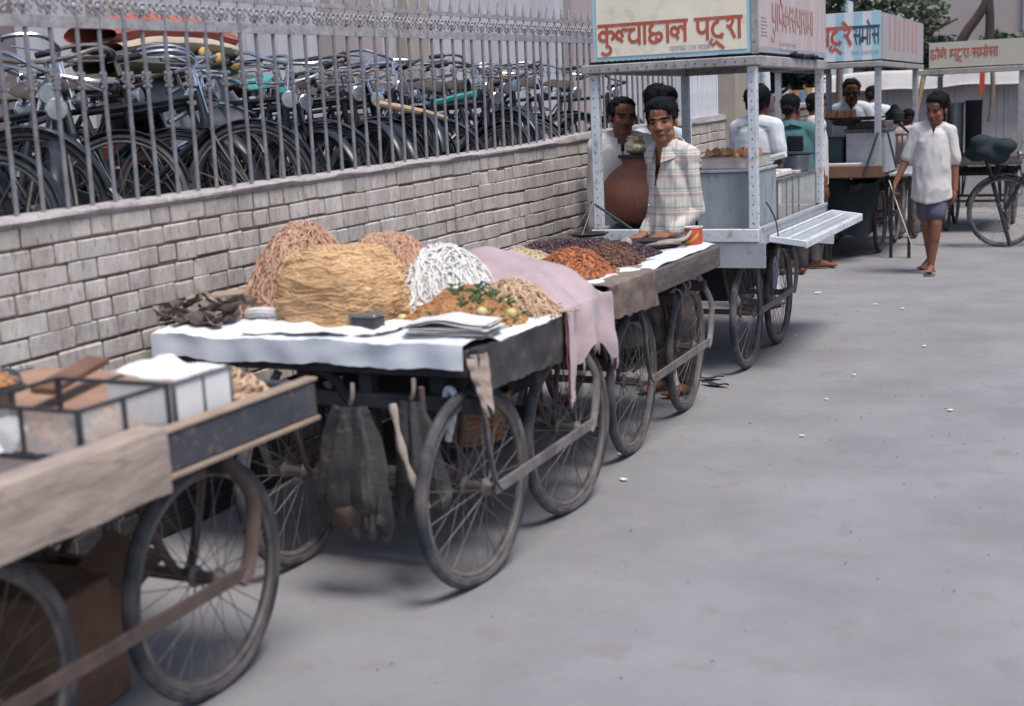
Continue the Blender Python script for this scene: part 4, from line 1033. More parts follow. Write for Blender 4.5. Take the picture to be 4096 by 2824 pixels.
r_ = .047; MB().lathe([(r_, .0), (r_, .108)], (-2.09, 6.80, .90), 28).build('can_body', M['redpaint'], tn)
MB().lathe([(r_ + .001, 0), (r_ + .003, .006), (r_ - .004, .006), (r_ - .006, .001)], (-2.09, 6.80, 1.006), 28).build('rim', M['paper'], tn)
m = MB()
def band(u, v):
    a = R(170 + 150 * u); return (-2.09 + (r_ + .0012) * math.cos(a), 6.80 + (r_ + .0012) * math.sin(a), .91 + .055 * u * u + (.022 + .01 * math.sin(u * 7)) * v)
m.grid(band, 20, 3)
def blob(u, v):
    a = R(225 + 34 * v * math.cos(2 * PI * u)); return (-2.09 + (r_ + .0014) * math.cos(a), 6.80 + (r_ + .0014) * math.sin(a), .972 + .016 * v * math.sin(2 * PI * u))
m.grid(blob, 16, 2); m.build('printed_figure', M['yellowpaint'], tn)

# ================================================================= BIG WHITE CART (red lettered sign)
K0, K1, KL, KR = 7.75, 9.66, -3.02, -1.985
kc = thing('food_stall_cart', (-2.5, 8.7, 0), 'white framed food cart with cream sign in red letters and a fold-out aluminium shelf', 'food cart', 'roofed food carts')
plank_top(kc, KL + .02, KR - .02, K0 + .02, K1 - .02, .885, m='woodgrey')
undercarriage(kc, -2.14, -2.86, 8.06, 8.97, .78, y0=K0 + .1, y1=K1 - .1, barx=.09)
for x in (-2.14, -2.86): cart_wheel(kc, x, 8.06); cart_wheel(kc, x - .02, 8.97)
def post(x, y, z0, z1, w_=.055, m_='cartwhite', nm='corner_post', root=kc):
    b = MB(); b.b2((x - w_ / 2, y - w_ / 2, z0), (x + w_ / 2, y + w_ / 2, z1), bev=.005)
    o = b.build(nm, M[m_], root)
    b = MB(); k = int((z1 - z0) / .055)
    for i in range(k):
        b.ell((x + random.uniform(-.003, .003), y - w_ / 2 - .001, z0 + .03 + i * .055), (.0042, .002, .0042), 6, 4); b.ell((x + w_ / 2 + .001, y, z0 + .03 + i * .055), (.002, .0042, .0042), 6, 4)
    b.build('nail_heads', M['rust'], o); return o
for x, y in ((KL + .02, K0 + .03), (KR - .03, K0 + .03), (KR - .03, K1 - .03), (KL + .02, K1 - .03)): post(x, y, .91, 1.856)
m = MB(); m.b2((KL - .02, K0 - .01, .828), (KR + .004, K0 + .02, .906), bev=.004); m.build('front_rail', M['cartwhite'], kc)
m = MB(); m.b2((KL + .3, K0 - .004, .672), (KR + .045, K0 + .006, .826), bev=.002); m.build('front_zinc_board', M['zinc2'], kc)
m = MB(); m.b2((KR - .016, K0 + .022, .80), (KR + .012, K1, .912), bev=.004); m.b2((KR + .013, K0 + .05, .895), (KR + .026, K1 - .02, .915), bev=.003); m.build('side_rail', M['alum'], kc)
m = MB(); m.b2((KL - .03, K0 + .02, .80), (KL - .004, K1, .905), bev=.004); m.b2((KL - .02, K1 - .022, .80), (KR - .02, K1, .905), bev=.004); m.build('back_rail', M['cartwhite'], kc)
# roof beams
m = MB(); m.b2((KL - .045, K0 - .035, 1.858), (KR + .012, K0 + .05, 1.912), bev=.006); o = m.build('front_roof_beam', M['cartframe'], kc)
b = MB()
for i in range(17): b.ell((KL + .02 + i * .06, K0 - .037, 1.882 + random.uniform(-.006, .006)), (.005, .003, .005), 6, 4)
b.build('nail_heads', M['rust'], o)
m = MB(); m.b2((KR - .06, K0 + .052, 1.850), (KR + .014, K1 + .04, 1.914), bev=.006); m.build('side_roof_beam', M['cartframe'], kc)
m = MB(); m.b2((KL - .04, K0 + .052, 1.858), (KL + .03, K1 + .04, 1.912), bev=.006); m.b2((KL + .032, K1 - .04, 1.856), (KR - .062, K1 + .03, 1.91), bev=.006); m.build('rear_roof_beam', M['cartframe'], kc)
m = MB(); m.b2((KL - .02, K0 + .055, 1.914), (KR - .005, K1 + .02, 1.930)); m.build('roof_board', M['wooddark'], kc)
m = MB(); rg = random.Random(2)
for k in range(14): m.box((KR + .005, 8.6 + k * .055, 1.925 + rg.uniform(0, .012)), (.05, .09, .012), (rg.uniform(-.2, .2), rg.uniform(-.3, .3), rg.uniform(-.4, .4)), bev=.003)
m.build('dark_rags_on_beam', M['dark'], kc)
# sign boards
SZ0, SZ1 = 1.932, 2.36
m = MB(); m.b2((-2.985, K0 - .012, SZ0), (-2.012, K0 + .012, SZ1)); sb = m.build('front_sign_board', M['signedge'], kc)
m = MB(); m.b2((-2.962, K0 - .016, SZ0 + .022), (-2.036, K0 - .0125, SZ1 - .02)); m.build('cream_panel', M['signcream'], sb)
m = MB(); m.b2((-2.011, K0 - .02, SZ0 - .01), (-1.972, K0 + .02, SZ1 + .02), bev=.004); m.build('sign_corner_post', M['cartframe'], kc)
yb = K0 - .0165
seq = ['ka', 'u', 'hl', 'cha', 'aa', 'chh', 'aa', 'la', 'sp', 'pa', 'ta', 'uu', 'ra', 'aa']
lettering('red_lettering', seq, (-2.95, yb, 2.020), (1, 0, 0), (0, 0, 1), .118, M['signred'], sb, sw=.17, xs=.905, nrm=(0, -1, 0))
lettering('small_dark_lettering', ['pa', 'ra', 'tha', 'sa', 'ma', 'sp', 'ta', 'la', 'sp', 'pa', 'cha', 'aa', 'ka'], (-2.50, yb, 1.965), (1, 0, 0), (0, 0, 1), .026, M['signgrey'], sb, sw=.15, xs=.95, nrm=(0, -1, 0))
m = MB(); m.b2((-2.006, K0 + .022, SZ0), (-1.98, K1 + .02, SZ1 - .02)); sp = m.build('side_sign_board', M['signpink'], kc)
m = MB(); m.b2((-1.981, K0 + .024, SZ0), (-1.976, K1 + .02, SZ0 + .035)); m.build('blue_grey_border', M['bluegrey'], sp)
lettering('faded_red_lettering', ['pa', 'u', 'aa', 'pa', 'e', 'ka', 'aa', 'sa', 'pa', 'aa', 'ra', 'aa', 'ma', 'aa'], (-1.979, 8.10, 2.075), (0, 1, 0), (0, 0, 1), .15, M['signred2'], sp, sw=.15, xs=.98, nrm=(1, 0, 0), header=False)
m = MB()
for k in range(6): m.b2((-1.979, 7.85, 2.03 + k * .02), (-1.9778, 8.0 - .02 * (k % 3), 2.036 + k * .02))
for a, b_ in (((8.30, 1.955), (8.74, 1.960)), ((8.30, 1.998), (8.74, 2.003)), ((8.30, 1.955), (8.306, 2.0)), ((8.52, 1.955), (8.526, 2.0)), ((8.734, 1.955), (8.74, 2.0))): m.b2((-1.9755, a[0], a[1]), (-1.974, b_[0], b_[1]))
m.build('small_ruled_marks', M['signgrey'], sp)
# fold-out shelf
sh = MB(); a0, a1 = V((-1.965, 7.93, .835)), V((-1.775, 7.98, .805))
def fs(u, v): return (-1.955 + .215 * u, 7.90 + 1.84 * v + .0 * u, .838 - .030 * u)
sh.grid(fs, 6, 8, .012); fo = sh.build('fold_out_shelf', M['alum'], kc)
m = MB()
for u in (0.03, .50, .97):
    p, q = V(fs(u, 0)), V(fs(u, 1)); m.bar(p + V((0, 0, .008)), q + V((0, 0, .008)), .014, .016, bev=.004)
m.bar(V(fs(1.02, 0)) - V((0, 0, .012)), V(fs(1.02, 1)) - V((0, 0, .012)), .012, .045, bev=.004)
m.bar(V(fs(0, -.003)) - V((0, 0, .005)), V(fs(1.03, -.003)) - V((0, 0, .005)), .012, .04, bev=.004)
m.bar(V(fs(0, 1.003)) - V((0, 0, .005)), V(fs(1.03, 1.003)) - V((0, 0, .005)), .012, .04, bev=.004)
m.build('shelf_edging', M['cartwhite'], fo)
MB().tube(cr_path([(-1.952, 7.82, 1.06), (-1.935, 7.88, 1.0), (-1.92, 7.93, .93), (-1.912, 7.95, .84)], 5), .005, 6).build('shelf_chain', M['rust'], fo)
m = MB(); m.b2((-2.72, 8.2, .40), (-2.30, 9.3, .70), bev=.01); o = m.build('undershelf_box', M['dark']); tag(o, 'black box slung under the white framed food cart', 'box')
# matka
mk = thing('clay_water_pot', (-2.885, 8.18, .886), 'big round terracotta water pot behind the left post of the white framed cart', 'water pot')
prof = [(.02, .0), (.09, .012), (.16, .045), (.212, .12), (.234, .205), (.222, .285), (.175, .345), (.125, .385), (.098, .40), (.092, .415), (.10, .43), (.104, .44), (.095, .442)]
MB().lathe([(r * 1.0, z) for r, z in [(prof[i][0] + (prof[i + 1][0] - prof[i][0]) * t, prof[i][1] + (prof[i + 1][1] - prof[i][1]) * t) for i in range(len(prof) - 1) for t in (0, .5)]], (-2.885, 8.18, .886), 48).build('pot_body', M['matka'], mk)
m = MB(); m.lathe([(.01, .0), (.118, .0), (.122, .008), (.118, .018), (.01, .02)], (-2.88, 8.17, 1.329), 32); m.build('wooden_lid', M['wooddark'], mk)
lt = thing('brass_pot', (-2.87, 8.14, 1.35), 'small round brass pot standing on the lid of the big clay pot', 'brass pot')
def lota(c, s_, root, m_='brass'):
    MB().lathe([(.02 * s_, 0), (.035 * s_, .002 * s_), (.058 * s_, .018 * s_), (.068 * s_, .042 * s_), (.062 * s_, .066 * s_), (.042 * s_, .086 * s_), (.036 * s_, .094 * s_), (.042 * s_, .104 * s_), (.048 * s_, .108 * s_), (.044 * s_, .109 * s_), (.034 * s_, .098 * s_), (.03 * s_, .07 * s_)], c, 36).build('pot_body', M[m_], root)
    MB().ring((c[0], c[1], c[2] + .108 * s_), .046 * s_, .0035 * s_, 'Z', 32, 6).build('rim', M[m_], root)
lota((-2.87, 8.14, 1.35), 1.08, lt)
# balance scale
bs = thing('balance_scale', (-2.98, 7.58, .9), 'hanging balance scale with dark pan and slanting dark beam by the left post', 'scale')
MB().tube([(-2.99, 7.62, 1.09), (-2.76, 7.70, .915)], .008, 7).build('beam', M['bluewood'], bs)
MB().lathe([(.01, 0), (.10, .004), (.125, .02), (.12, .02), (.09, .008)], (-2.985, 7.55, .885), 24).build('pan', M['dark'], bs)
m = MB()
for dx, dy in ((-.11, 0), (.10, .03), (.0, -.11)): m.tube([(-2.985 + dx, 7.55 + dy, .90), (-2.965, 7.60, 1.09)], .0022, 5)
m.build('cords', M['rope'], bs)
# zinc counter box and samosas
zb = thing('zinc_box', (-2.2, 8.1, .886), 'large weathered zinc box standing beside the right post of the white framed cart', 'metal box')
MB().b2((-2.39, 7.86, .886), (-2.03, 8.40, 1.235), bev=.006).build('box_body', M['zinc'], zb)
MB().b2((-2.40, 7.85, 1.236), (-2.022, 8.41, 1.252), bev=.003).build('box_top', M['zinc2'], zb)
tr = thing('glass_tray', (-2.2, 8.1, 1.253), 'low dusty glass sided tray of samosas on top of the zinc box', 'tray')
m = MB(); m.b2((-2.37, 7.90, 1.253), (-2.05, 7.905, 1.325)); m.b2((-2.055, 7.906, 1.253), (-2.05, 8.34, 1.325)); m.b2((-2.37, 7.906, 1.253), (-2.365, 8.34, 1.325)); m.b2((-2.364, 8.335, 1.253), (-2.056, 8.34, 1.325)); m.build('glass_side', M['dirtyglass'], tr, smooth=False)
m = MB()
for a, b_ in (((-2.37, 7.90), (-2.05, 7.90)), ((-2.05, 7.90), (-2.05, 8.34)), ((-2.05, 8.34), (-2.37, 8.34)), ((-2.37, 8.34), (-2.37, 7.90))): m.bar((*a, 1.327), (*b_, 1.327), .008, .006); m.bar((*a, 1.256), (*b_, 1.256), .008, .006)
m.build('tray_frame', M['steel'], tr, smooth=False)
def samosa_mb(c, s_, ro):
    m = MB(); P_ = [(-1, -.6, 0), (1, -.6, 0), (0, 1, 0), (0, 0, 1.5)]; v = [V(p) * s_ for p in P_]
    mid = [(a, b_) for a in range(4) for b_ in range(a + 1, 4)]; vs = v + [(v[a] + v[b_]) * .5 * 1.16 for a, b_ in mid]; ix = {p: 4 + i for i, p in enumerate(mid)}
    g = lambda a, b_: ix[(min(a, b_), max(a, b_))]
    fs_ = []
    for (a, b_, c_) in ((0, 2, 1), (0, 1, 3), (1, 2, 3), (2, 0, 3)): fs_ += [(a, g(a, b_), g(a, c_)), (b_, g(b_, c_), g(a, b_)), (c_, g(a, c_), g(b_, c_)), (g(a, b_), g(b_, c_), g(a, c_))]
    E_ = Euler(ro).to_matrix(); return m.add([E_ @ p + V(c) for p in vs], fs_)
sg = 'samosas in the glass tray and black pan'
base_s = None; rg = random.Random(6); k = 0
for layer, n_, z in ((0, 16, 1.262), (1, 14, 1.30), (2, 12, 1.335)):
    for i in range(n_):
        x = -2.34 + (i % 4) * .085 + rg.uniform(-.012, .012); y = 7.95 + (i // 4) * .10 + rg.uniform(-.012, .012)
        if base_s is None:
            base_s = samosa_mb((0, 0, 0), .033, (0, 0, 0)).build('samosa', M['samosa'], local=True); o = base_s
        else: o = base_s.copy(); COL.objects.link(o)
        o.location = (x, y, z); o.rotation_euler = (rg.uniform(-.25, .25), rg.uniform(-.25, .25), rg.uniform(0, 6.28))
        tag(o, 'golden brown samosa piled in the low glass tray on the zinc box', 'samosa', 'samosas in the glass tray on the zinc box')
pn = thing('iron_pan', (-2.46, 8.10, 1.2), 'deep black iron pan of samosas left of the glass tray on the zinc box', 'pan')
MB().lathe([(.03, 0), (.10, .01), (.135, .055), (.14, .06), (.13, .05), (.02, .012)], (-2.47, 8.05, 1.16), 28).build('pan_body', M['dark'], pn)
m = MB(); m.b2((-2.58, 7.92, .886), (-2.42, 8.2, 1.16), bev=.006); o = m.build('stove_box', M['bluewood']); tag(o, 'dark box holding up the black iron pan', 'box')
for i in range(9):
    o = base_s.copy(); COL.objects.link(o); a = i * .8; rr = .07 if i < 6 else .02
    o.location = (-2.47 + rr * math.cos(a), 8.05 + rr * math.sin(a), 1.20 + (.045 if i > 5 else 0) + .02 * (i % 2)); o.rotation_euler = (rg.uniform(-.3, .3), rg.uniform(-.3, .3), rg.uniform(0, 6)); o.scale = (1.15,) * 3
    tag(o, 'golden brown samosa standing in the black pan beside the zinc box', 'samosa', 'samosas in the black pan')
# second glass case
gc = thing('display_case', (-2.2, 9.0, .886), 'tall metal framed glass case behind the zinc box over the fold-out shelf', 'display case')
x0, x1, y0, y1, z0, z1 = -2.42, -2.03, 8.42, 9.56, .89, 1.14
fr = MB()
for z in (z0 + .004, z1):
    for a, bb in (((x0, y0, z), (x1, y0, z)), ((x1, y0, z), (x1, y1, z)), ((x1, y1, z), (x0, y1, z)), ((x0, y1, z), (x0, y0, z))): fr.bar(a, bb, .012, .012)
for y in (y0, y0 + .24, y0 + .42, y0 + .60, y1): fr.b2((x1 - .006, y - .006, z0), (x1 + .006, y + .006, z1))
fr.b2((x0 - .006, y0 - .006, z0), (x0 + .006, y0 + .006, z1)); fr.b2((x0, y0, z1 + .007), (x1, y1, z1 + .014))
fr.build('metal_frame', M['steel'], gc, smooth=False)
MB().b2((x1 - .002, y0 + .007, z0 + .012), (x1 + .001, y1 - .007, z1 - .007)).b2((x0 + .007, y0 - .001, z0 + .012), (x1 - .007, y0 + .001, z1 - .007)).build('glass_pane', M['dirtyglass'], gc, smooth=False)
heap('snack_heap', (-2.2, 8.60, .90), .12, .14, .15, 300, .011, 'creamnut', 'yellow brown snack heap inside the tall glass case', 37)
pt = thing('steel_pot', (-2.14, 9.42, 1.155), 'dull steel cooking pot standing on the tall glass case', 'pot')
MB().lathe([(.02, 0), (.085, .002), (.092, .02), (.094, .10), (.10, .112), (.098, .114), (.088, .10)], (-2.13, 9.40, 1.155), 32).build('pot_body', M['steel'], pt)
m = MB(); m.lathe([(.01, .0), (.125, .002), (.13, .01), (.06, .016), (.01, .02)], (-2.13, 9.40, 1.27), 32); m.build('black_lid', M['dark'], pt)
m = MB(); m.box((-2.15, 9.46, 1.345), (.115, .02, .11), (.1, 0, .1), bev=.01); m.build('lid_handle', M['dark'], pt)
fp = thing('frying_pan', (-2.15, 8.75, 1.24), 'black frying pan with a white grip lying behind the zinc box', 'pan')
MB().lathe([(.02, 0), (.09, .004), (.12, .03), (.115, .03), (.08, .012)], (-2.22, 8.72, 1.20), 26).build('pan_body', M['dark'], fp)
MB().rod((-2.13, 8.70, 1.225), (-2.05, 8.66, 1.27), .016, .019, n=9).build('handle', M['dark'], fp)
MB().rod((-2.125, 8.64, 1.282), (-2.02, 8.62, 1.306), .019, .019, n=12).build('white_grip', M['signwhite'], fp)
m = MB(); m.b2((-2.38, 8.45, 1.156), (-2.06, 8.98, 1.196), bev=.01); o = m.build('folded_newspaper', M['newsprint']); tag(o, 'folded newspaper pile on the tall glass case under the frying pan', 'newspaper')
m = MB(); m.b2((-2.12, 9.02, 1.156), (-2.04, 9.14, 1.178), bev=.004); o = m.build('pink_packet', M['signpink']); tag(o, 'small pink packet lying on the tall glass case', 'packet')

# ================================================================= CART 5 (striped sign)
c5 = thing('food_stall_cart', (-2.7, 14.8, 0), 'food cart with blue and white striped sign behind the teal shirted man', 'food cart', 'roofed food carts')
L5, R5, N5, F5 = -3.25, -2.22, 13.45, 16.0
plank_top(c5, L5, R5, N5, F5, .885)
undercarriage(c5, -2.40, -3.06, 14.54, 15.53, .79, y0=N5, y1=F5, barx=.09)
for x in (-2.40, -3.06): cart_wheel(c5, x, 14.54, dusty=False); cart_wheel(c5, x, 15.53, dusty=False)
for x, y in ((L5 + .02, N5 + .03), (R5 - .03, N5 + .03), (R5 - .03, F5 - .03), (L5 + .02, F5 - .03)): post(x, y, .89, 1.93, .06, 'zinc2', root=c5)
m = MB(); m.b2((L5 - .04, N5 - .03, 1.932), (R5 + .02, N5 + .05, 1.985), bev=.006); m.b2((R5 - .06, N5 + .052, 1.93), (R5 + .02, F5 + .28, 1.983), bev=.006); m.b2((L5 - .04, N5 + .052, 1.93), (L5 + .03, F5 + .05, 1.983), bev=.006); m.build('roof_beam', M['cartframe'], c5)
m = MB(); m.b2((L5, N5 + .06, 1.985), (R5 - .01, F5 + .15, 2.0)); m.build('roof_board', M['wooddark'], c5)
m = MB(); m.b2((L5 + .02, N5 - .012, 2.0), (R5 - .005, N5 + .012, 2.46)); s5 = m.build('front_sign_board', M['signwhite'], c5)
w_ = .087
for k in range(6): MB().b2((L5 + .08 + k * w_ * 2, N5 - .0145, 2.005), (L5 + .08 + k * w_ * 2 + w_ * .95, N5 - .0123, 2.455)).build('pale_blue_stripe', M['signblue'], s5)
y5 = N5 - .0152
lettering('red_lettering', ['bha', 'ta', 'uu', 'ra', 'e'], (-2.845, y5, 2.15), (1, 0, 0), (0, 0, 1), .165, M['signred'], s5, sw=.19, xs=.88, nrm=(0, -1, 0))
lettering('dark_lettering', ['sa', 'ma', 'o', 'sa'], (-2.485, y5, 2.15), (1, 0, 0), (0, 0, 1), .165, M['signnavy'], s5, sw=.16, xs=.46, nrm=(0, -1, 0))
lettering('small_dark_lettering', ['pa', 'ra', 'sa', 'sp', 'ma', 'ka', 'la', 'ta', 'ma', 'ra'], (-2.50, y5, 2.055), (1, 0, 0), (0, 0, 1), .032, M['signgrey'], s5, sw=.14, nrm=(0, -1, 0))
m = MB(); m.b2((R5 - .003, N5 - .012, 2.0), (R5 + .022, F5 + .2, 2.44)); s5b = m.build('side_sign_board', M['signgrey'], c5)
for k in range(7): MB().b2((R5 + .0225, N5 + .35 + k * .30, 2.10), (R5 + .0238, N5 + .43 + k * .30 + .05 * (k % 2), 2.43)).build('faded_red_stripe', M['signred2'], s5b)
m = MB(); m.b2((-2.95, 13.38, .865), (-2.19, 13.44, .985), bev=.008); m.build('front_board', M['crate'], c5)
m = MB(); m.b2((-2.60, 13.7, .89), (-2.21, 14.3, 1.30), bev=.008); o = m.build('pale_metal_box', M['zinc2']); tag(o, 'pale blue metal box under the pan of the striped sign cart', 'metal box')
m = MB(); m.b2((-2.62, 13.68, 1.302), (-2.20, 14.3, 1.335), bev=.005); m.b2((-2.60, 13.75, 1.337), (-2.22, 14.25, 1.40), bev=.004); o = m.build('low_glass_case', M['woodgrey']); tag(o, 'low grey case on top of the pale blue metal box', 'display case')
m = MB(); m.b2((-2.92, 13.75, .89), (-2.64, 14.2, 1.25), bev=.01); o = m.build('dark_stove_box', M['bluewood']); tag(o, 'dark stove box left of the pale blue metal box', 'box')
pn5 = thing('wide_iron_pan', (-2.6, 13.85, 1.41), 'very wide flat black pan of fried snacks in front of the man with dark glasses', 'pan')
MB().lathe([(.05, 0), (.22, .004), (.32, .03), (.325, .034), (.31, .034), (.2, .01)], (-2.53, 13.83, 1.415), 36).build('pan_body', M['dark'], pn5)
MB().lathe([(.03, 0), (.12, .01), (.15, .05)], (-2.62, 13.80, 1.365), 20).build('lower_bowl', M['dark'], pn5)
rg = random.Random(8)
for i in range(26):
    o = base_s.copy(); COL.objects.link(o); o.location = (-2.80 + (i % 9) * .034 + rg.uniform(-.008, .008), 13.72 + (i // 9) * .06, 1.447 + rg.uniform(0, .008)); o.rotation_euler = (rg.uniform(-.2, .2), rg.uniform(-.2, .2), rg.uniform(0, 6)); o.scale = (.85, .85, 1.7)
    tag(o, 'fried pastry standing upright on the wide flat black pan', 'pastry', 'fried pastries on the wide black pan')
m = MB(); m.bar((-2.235, 13.40, 1.30), (-2.36, 13.36, .90), .045, .02, bev=.004); o = m.build('blue_plank', M['bluewood']); tag(o, 'dark blue plank leaning left against the post of the striped sign cart', 'plank')
m = MB(); m.bar((-2.17, 13.55, 1.31), (-2.09, 13.6, .95), .028, .015, bev=.003); o = m.build('blue_plank', M['bluewood']); tag(o, 'thin dark blue plank leaning right against the post of the striped sign cart', 'plank')
m = MB(); m.b2((-2.85, 13.42, .988), (-2.42, 13.62, 1.003)); o = m.build('newspaper_sheet', M['newsprint']); tag(o, 'newspaper sheet on the brown board of the striped sign cart', 'newspaper')
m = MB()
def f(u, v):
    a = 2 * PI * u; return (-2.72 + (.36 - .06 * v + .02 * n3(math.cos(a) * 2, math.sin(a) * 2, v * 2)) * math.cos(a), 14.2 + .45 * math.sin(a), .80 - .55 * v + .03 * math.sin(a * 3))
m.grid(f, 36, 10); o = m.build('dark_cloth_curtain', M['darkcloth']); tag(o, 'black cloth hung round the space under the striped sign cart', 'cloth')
st = thing('iron_stove', (-2.40, 15.6, 1.30), 'black iron stove with spread legs between the posts of the striped sign cart', 'stove')
m = MB(); m.lathe([(.04, 0), (.10, .04), (.11, .12), (.07, .16), (.02, .22)], (-2.42, 15.6, 1.33), 12); m.build('stove_body', M['dark'], st)
m = MB()
for a in (.3, 2.2, 4.2): m.rod((-2.42, 15.6, 1.38), (-2.42 + .17 * math.cos(a), 15.6 + .12 * math.sin(a), 1.22), .014)
m.bar((-2.60, 15.6, 1.37), (-2.24, 15.6, 1.37), .03, .03); m.build('stove_legs', M['dark'], st)
m = MB()
for k in range(6): m.b2((-2.55 + k * .055, 15.5, .89), (-2.535 + k * .055, 15.52, 1.20))
m.b2((-2.56, 15.49, 1.20), (-2.22, 15.8, 1.22)); o = m.build('slatted_crate', M['woodgrey']); tag(o, 'grey slatted crate carrying the black iron stove', 'crate')
# side table and small cart behind
t5 = thing('side_table', (-2.13, 14.2, 0), 'small grey topped table beside the front wheel of the striped sign cart', 'table')
m = MB(); m.b2((-2.22, 13.95, .84), (-1.99, 15.3, .87), bev=.006); m.build('table_top', M['zinc'], t5)
for x, y in ((-2.20, 14.0), (-2.02, 14.0), (-2.20, 15.25), (-2.02, 15.25)): MB().b2((x - .015, y - .015, 0), (x + .015, y + .015, .838)).build('leg', M['dark'], t5)
# stool / white board and seat under
m = MB(); m.box((-2.70, 13.0, .36), (.24, .02, .20), (0.05, .06, -.05), bev=.003); o = m.build('white_board', M['signwhite']); tag(o, 'white board propped below the fold-out shelf beyond the wheels', 'board')
m = MB()
for dx in (-.1, .1):
    for dy in (0, .18): m.b2((-2.82 + dx - .012, 13.32 + dy, 0), (-2.82 + dx + .012, 13.344 + dy, .26))
m.b2((-2.95, 13.3, .26), (-2.68, 13.52, .285), bev=.004); o = m.build('low_stool', M['wooddark']); tag(o, 'low dark stool standing behind the white board', 'stool')

# ================================================================= CART 6 (beige sign)
c6 = thing('food_stall_cart', (-1.7, 17.3, 0), 'farthest food cart with beige sign in faded red letters at the right edge', 'food cart', 'roofed food carts')
L6, R6, N6, F6 = -2.27, -1.12, 16.5, 18.2
plank_top(c6, L6, R6, N6, F6, .885)
undercarriage(c6, -1.3, -2.0, 16.9, 17.8, .79, y0=N6, y1=F6, barx=.09)
for x in (-1.3, -2.0): cart_wheel(c6, x, 16.9); cart_wheel(c6, x, 17.8)
m = MB(); m.b2((L6, N6 - .03, .80), (R6, N6 - .002, .90)); m.build('front_board', M['woodgrey'], c6)
for x, y in ((R6 - .03, N6 + .03), (R6 - .03, F6 - .03), (L6 + .02, F6 - .03)): MB().b2((x - .03, y - .03, .89), (x + .03, y + .03, 1.86)).build('corner_post', M['cartframe'], c6)
MB().tube([(-2.23, 16.5, 1.86), (-2.33, 16.46, 1.3), (-2.42, 16.42, .89)], .03, 7).build('bamboo_prop', M['bamboo'], c6)
m = MB(); m.b2((L6 - .02, N6 - .03, 1.862), (R6 + .02, N6 + .05, 1.925), bev=.006); m.b2((R6 - .05, N6 + .052, 1.862), (R6 + .02, F6, 1.92)); m.b2((L6, N6 + .052, 1.862), (L6 + .06, F6, 1.92)); m.build('roof_beam', M['cartframe'], c6)
m = MB(); m.b2((L6 + .02, N6 + .06, 1.926), (R6, F6, 1.94)); m.build('roof_board', M['wooddark'], c6)
m = MB(); m.b2((-2.17, N6 - .012, 1.94), (-1.12, N6 + .012, 2.23)); s6 = m.build('front_sign_board', M['signbeige'], c6)
lettering('faded_red_lettering', ['chh', 'o', 'la', 'e', 'sp', 'bha', 'ta', 'uu', 'ra', 'aa', 'dot', 'sa', 'ma', 'o', 'sa', 'aa'], (-2.155, N6 - .0145, 2.045), (1, 0, 0), (0, 0, 1), .098, M['signred'], s6, sw=.16, xs=.80, nrm=(0, -1, 0))
cu = thing('white_bucket', (-2.32, 16.42, 1.94), 'small white bucket hanging at the left end of the beige sign', 'bucket')
MB().lathe([(.045, 0), (.062, .11), (.066, .115), (.058, .11)], (-2.33, 16.42, 1.93), 20).build('bucket_body', M['paper'], cu)
MB().tube(bez([(-2.39, 16.42, 2.04), (-2.36, 16.42, 2.16), (-2.30, 16.42, 2.16), (-2.27, 16.42, 2.04)], 8), .004, 5).build('handle', M['steel'], cu)
def potthing(nm, c, r, h, m_, label, cat):
    o = MB().lathe([(r * .3, 0), (r * .95, .003), (r, .02), (r, h * .9), (r * 1.06, h), (r * .9, h)], c, 22).build(nm, M[m_]); return tag(o, label, cat)
potthing('steel_drum', (-1.93, 17.0, .89), .10, .64, 'steel', 'tall dull steel drum on the beige sign cart, the brightest pot', 'drum')
potthing('dark_drum', (-1.72, 17.05, .89), .095, .66, 'dark', 'sooty dark drum right of the tall steel drum', 'drum')
potthing('black_pot', (-2.12, 16.9, 1.25), .10, .20, 'dark', 'black round pot with snacks heaped just above it beside the steel drum', 'pot')
heap('snack_heap', (-2.12, 16.9, 1.44), .09, .09, .09, 60, .015, 'samosa', 'fried snack heap in the black round pot of the beige sign cart', 41)
m = MB(); m.b2((-2.24, 16.7, .89), (-2.0, 17.2, 1.249), bev=.01); o = m.build('brick_stove', M['stonegrey']); tag(o, 'dark block stove under the black round pot', 'stove')
m = MB(); m.tube(cr_path([(-1.46, 16.42, 1.86), (-1.45, 16.4, 1.6), (-1.48, 16.4, 1.3)], 4), .026, 8); o = m.build('hanging_yellow_cloth', M['sack']); tag(o, 'brownish cloth roll hanging at the right edge of the beige sign cart', 'cloth')
m = MB(); m.b2((-1.60, 16.44, 1.62), (-1.545, 16.455, 1.86)); o = m.build('red_banner', M['redpaint']); tag(o, 'narrow red banner hanging under the beige sign', 'banner')

